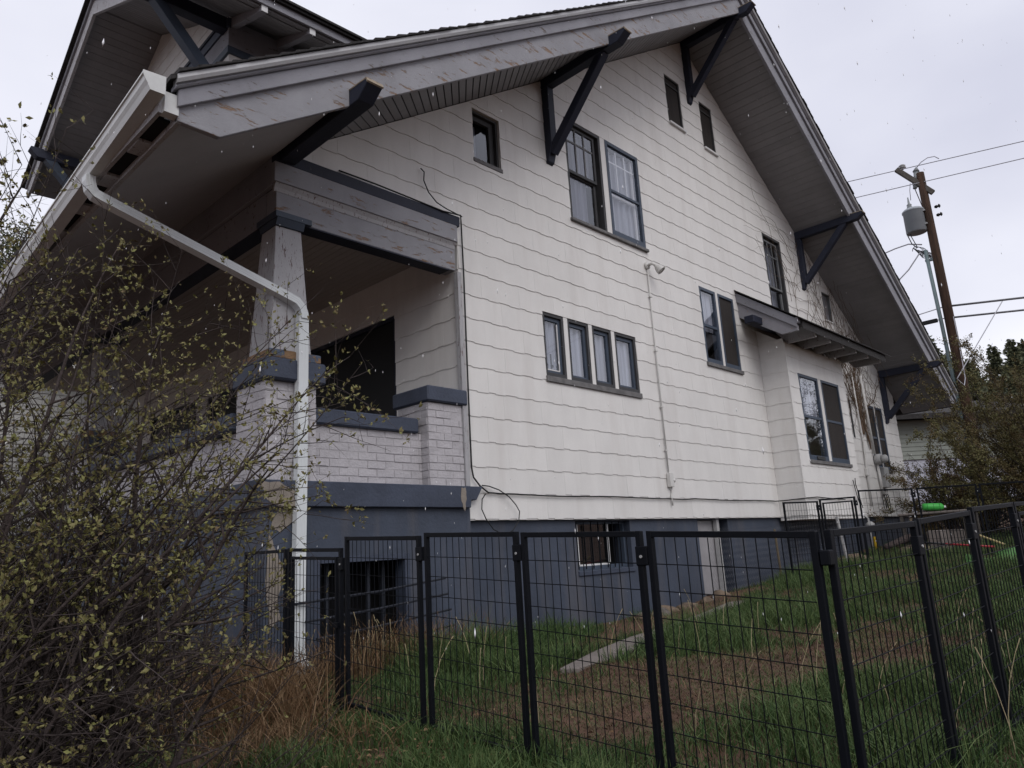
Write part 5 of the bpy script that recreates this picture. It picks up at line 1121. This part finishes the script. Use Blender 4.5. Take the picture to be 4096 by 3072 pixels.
def bushy(name, label, c, rad, n, m, leaf, seed, nst, cat='shrub', twm=BARK, tall=1.0, droop=0., tr=(.012, .004)):
    r_ = np.random.default_rng(seed); z0 = gz1(c[0], c[1]); o_ = thing(name, label, cat, (c[0], c[1], z0)); sg, Pl, Dl = [], [], []
    for k in range(nst):
        a = r_.uniform(0, 6.28); e = np.clip(r_.normal(.95, .35), .15, 1.5); d = np.array([math.cos(a)*math.cos(e), math.sin(a)*math.cos(e), math.sin(e)]); p = np.array([c[0]+math.cos(a)*rad[0]*.25*r_.random(), c[1]+math.sin(a)*rad[1]*.25*r_.random(), z0])
        ext = r_.uniform(.65, 1.05)/math.sqrt((d[0]/rad[0])**2+(d[1]/rad[1])**2+(d[2]/rad[2])**2); n_s = 12; st = ext/n_s
        for j in range(n_s):
            d = d+r_.normal(size=3)*.13; d /= np.linalg.norm(d); q = p+d*st; ra = tr[0]*(1-j/n_s)+tr[1]; sg.append((p, q, ra, ra*.9))
            if j > 3:
                for _ in range(3):
                    dd = d+r_.normal(size=3)*.8; dd /= np.linalg.norm(dd); l_ = r_.uniform(.1, .3)*ext*.4; e2 = q+dd*l_; sg.append((q, e2, tr[1], tr[1]*.5)); 
                    m2 = max(1, int(n/(nst*8*3))); tt = r_.random(m2); Pl.append(q+(e2-q)*tt[:, None]+r_.normal(size=(m2, 3))*.03); Dl.append(np.tile(dd, (m2, 1))+r_.normal(size=(m2, 3))*.9)
            p = q
    tubes_np(sg, twm, 'stems', o_, 'stuff', 4); Pl, Dl = np.concatenate(Pl), np.concatenate(Dl); cl_ = vnoise(Pl[:, 0]+Pl[:, 2]*.7, Pl[:, 1]-Pl[:, 2]*.6, .35, seed)
    leaves_np(Pl, Dl, leaf*r_.uniform(.6, 1.4, len(Pl)), m, np.clip(cl_*1.3-.15+r_.normal(0, .15, len(Pl)), 0, 1), 'foliage', o_); return o_
bushy('brown_shrub', 'big russet and olive shrub at the right edge behind the far dog run', (12.5, -3.1), (2.9, 2.6, 4.1), 210000, BRN, .036, 61, 130)
bushy('brown_shrub', 'loose russet branches reaching in front of the neighbouring house beside the rear eave', (12.1, -1.35), (1.2, .8, 2.5), 16000, BRN, .036, 62, 30)
bushy('bare_shrub', 'thin bare upright stems before the pale wall right of the rear corner', (14.2, -1.15), (1.3, 1.3, 2.6), 500, BRN, .03, 63, 60, 'shrub', BARK, 1, 0, (.010, .004))
bushy('brown_shrub', 'low dark brush behind the green jug', (13.5, -3.0), (2.0, 1.6, 1.6), 9000, BRN, .05, 64, 40)
dt = thing('deciduous_tree', 'airy olive tree behind the porch gutter at the upper left', 'tree', (.2, 20.2, gz1(.2, 20.2)))
r_ = np.random.default_rng(66); sg = [(np.array([.2, 20.2, -.8]), np.array([.25, 20.1, 6.]), .22, .15), (np.array([.25, 20.1, 6.]), np.array([.1, 20., 9.8]), .15, .05)]; Pl = []
for k in range(70):
    z = r_.uniform(5.6, 9.8); p = np.array([.2, 20.1, z]); v = r_.normal(size=3)*[1, 1, .5]; v /= np.linalg.norm(v); v[2] = abs(v[2])*.7; e = p+v*r_.uniform(.6, 1.0)*(1.9-abs(z-8)*.35); sg.append((p, e, .035, .01))
    m2 = 230; c0 = p+(e-p)*r_.uniform(.45, 1.05, (5, 1))+r_.normal(size=(5, 3))*.16; Pl.append(c0[r_.integers(0, 5, m2)]+r_.normal(size=(m2, 3))*.17)
tubes_np(sg, BARK, 'trunk', dt, None, 6); Pl = np.concatenate(Pl); leaves_np(Pl, r_.normal(size=Pl.shape), r_.uniform(.05, .11, len(Pl)), JUN, r_.random(len(Pl)), 'crown', dt)
bushy('dark_shrub', 'dark brown brush behind the budding shrub along the porch foundation', (-3.4, 1.3), (.9, 1.6, 1.35), 6000, BRN, .04, 67, 60)
bushy('dark_shrub', 'low olive brush left of the porch corner, under the budding shrub', (-3.05, -.25), (.7, .7, .85), 3500, BRN, .03, 68, 50)

# ---------------------------------------------------------------- neighbouring houses
nb = thing('neighbour_house', 'pale lap sided neighbouring house seen low through the shrub at the left', 'house', (-4, 14, .5))
NBS = mat('white_lap_siding', (.66, .66, .64), .6, .04)
NX0, NX1, NY = -7.5, 3.0, 12.0
b = MB(); b.box(NX0, NX1, NY+.03, NY+5, -.9, 4.2); wl = b.build('wall', NBS, nb)
for k in range(34):
    z = -.0+k*.12; m_ = MB(); m_.add([(NX0, NY-.01, z), (NX1, NY-.01, z), (NX1, NY+.015, z+.125), (NX0, NY+.015, z+.125), (NX0, NY+.028, z), (NX1, NY+.028, z), (NX1, NY+.028, z+.125), (NX0, NY+.028, z+.125)], [(0, 1, 2, 3), (4, 7, 6, 5), (0, 4, 5, 1), (1, 5, 6, 2), (2, 6, 7, 3), (3, 7, 4, 0)]); m_.build('lap_board', NBS, wl)
for (x, z0, z1) in ((-3.6, 1.0, 2.6), (-2.45, 1.0, 2.6), (-5.6, 1.0, 2.6)):
    m_ = MB(); m_.box(x, x+.75, NY-.05, NY-.02, z0, z1); w_ = m_.build('window', SLATEW, nb); m_ = MB(); m_.box(x+.07, x+.68, NY-.06, NY-.052, z0+.08, z1-.08); m_.build('pane', mat('dull_pane', (.10, .12, .14), .2), w_)
b = MB(); b.extr([(NY-.6, 4.0), (NY+2.5, 5.8), (NY+5.6, 4.0), (NY+5.6, 4.15), (NY+2.5, 5.98), (NY-.6, 4.15)], 0, NX0-.5, NX1+.5); b.build('roof', RSH, nb)
n2 = thing('garage', 'grey green sided garage with a pale lower wall behind the rear corner of the house', 'garage', (21, 1, 0))
ca, sa = math.cos(-.75), math.sin(-.75)
TN = lambda x, y, z: (20.5+x*ca-y*sa, 3.2+x*sa+y*ca, z)
b = MB(TN); b.box(-1.5, 5.5, .03, 5, -1, 1.95); lw = b.build('lower_wall', mat('pale_stucco', (.48, .49, .56), .8, .06), n2)
b = MB(TN); b.box(-1.5, 5.5, .0, 5, 1.95, 3.25); uw = b.build('upper_wall', mat('green_grey_siding', (.27, .29, .26), .8, .06), n2)
for k in range(9): 
    m_ = MB(TN); z = 1.96+k*.14; m_.add([(-1.5, -.035, z), (5.5, -.035, z), (5.5, -.012, z+.145), (-1.5, -.012, z+.145), (-1.5, -.002, z), (5.5, -.002, z), (5.5, -.002, z+.145), (-1.5, -.002, z+.145)], [(0, 1, 2, 3), (4, 7, 6, 5), (0, 4, 5, 1), (1, 5, 6, 2), (2, 6, 7, 3), (3, 7, 4, 0)]); m_.build('lap_board', mat('green_grey_siding', (1,1,1)), uw)
b = MB(TN); b.extr([(-.7, 3.20), (2.5, 4.1), (5.7, 3.2), (5.7, 3.33), (2.5, 4.25), (-.7, 3.36)], 0, -2.2, 6.2); b.build('roof', RSH, n2)
b = MB(TN); b.box(-1.05, -.95, -.09, -.04, 1.7, 3.1); b.build('downpipe', WHT, n2)
# iron stair railing by the porch, seen through the shrub
rl = thing('stair_railing', 'thin black iron stair railing behind the shrub at the left', 'railing', (-3.5, 6, -.8))
for k in range(8):
    x, y = -3.6+.0*k, 5.2+.35*k; b = MB(); b.tube([(x, y, gz1(x, y)-.1), (x, y, .75-.0*k)], .010, 5); b.build('baluster', FEN, rl)
b = MB(); b.tube([(-3.6, 5.1, .76), (-3.6, 7.8, .76)], .018, 6); b.build('handrail', FEN, rl)

# ---------------------------------------------------------------- falling sleet pellets
n = 620; u = rng.uniform(0, 4096, n); v = rng.uniform(0, 2600, n); dd = rng.uniform(.0, 1, n)**.6*7+1.3
c_ = np.array(CAM)[None]+(np.array(_f2)[None]+np.array(_r2)[None]*((u-2048)/3014.85)[:, None]-np.array(_u3)[None]*((v-1536)/3014.85)[:, None])*dd[:, None]
c_ = c_[(c_[:, 1] < -.15) & (c_[:, 2] > -1.1)]
oct_ = np.array([(1, 0, 0), (0, 1, 0), (-1, 0, 0), (0, -1, 0), (.4, .2, 5.2), (-.4, -.2, -5.2)])*.0016
of = np.array([(0, 1, 4), (1, 2, 4), (2, 3, 4), (3, 0, 4), (1, 0, 5), (2, 1, 5), (3, 2, 5), (0, 3, 5)])
sz = rng.uniform(.6, 1.5, len(c_)); V = (c_[:, None, :]+oct_[None]*sz[:, None, None]).reshape(-1, 3); F = (of[None]+np.arange(len(c_))[:, None, None]*6).reshape(-1, 3)
o = fastmesh('sleet_pellets', V, F, mat('ice_white', (.8, .8, .82), .4, .01), None, None, 'stuff'); o['label'] = 'small white sleet pellets falling through the air before the house'; o['category'] = 'sleet'
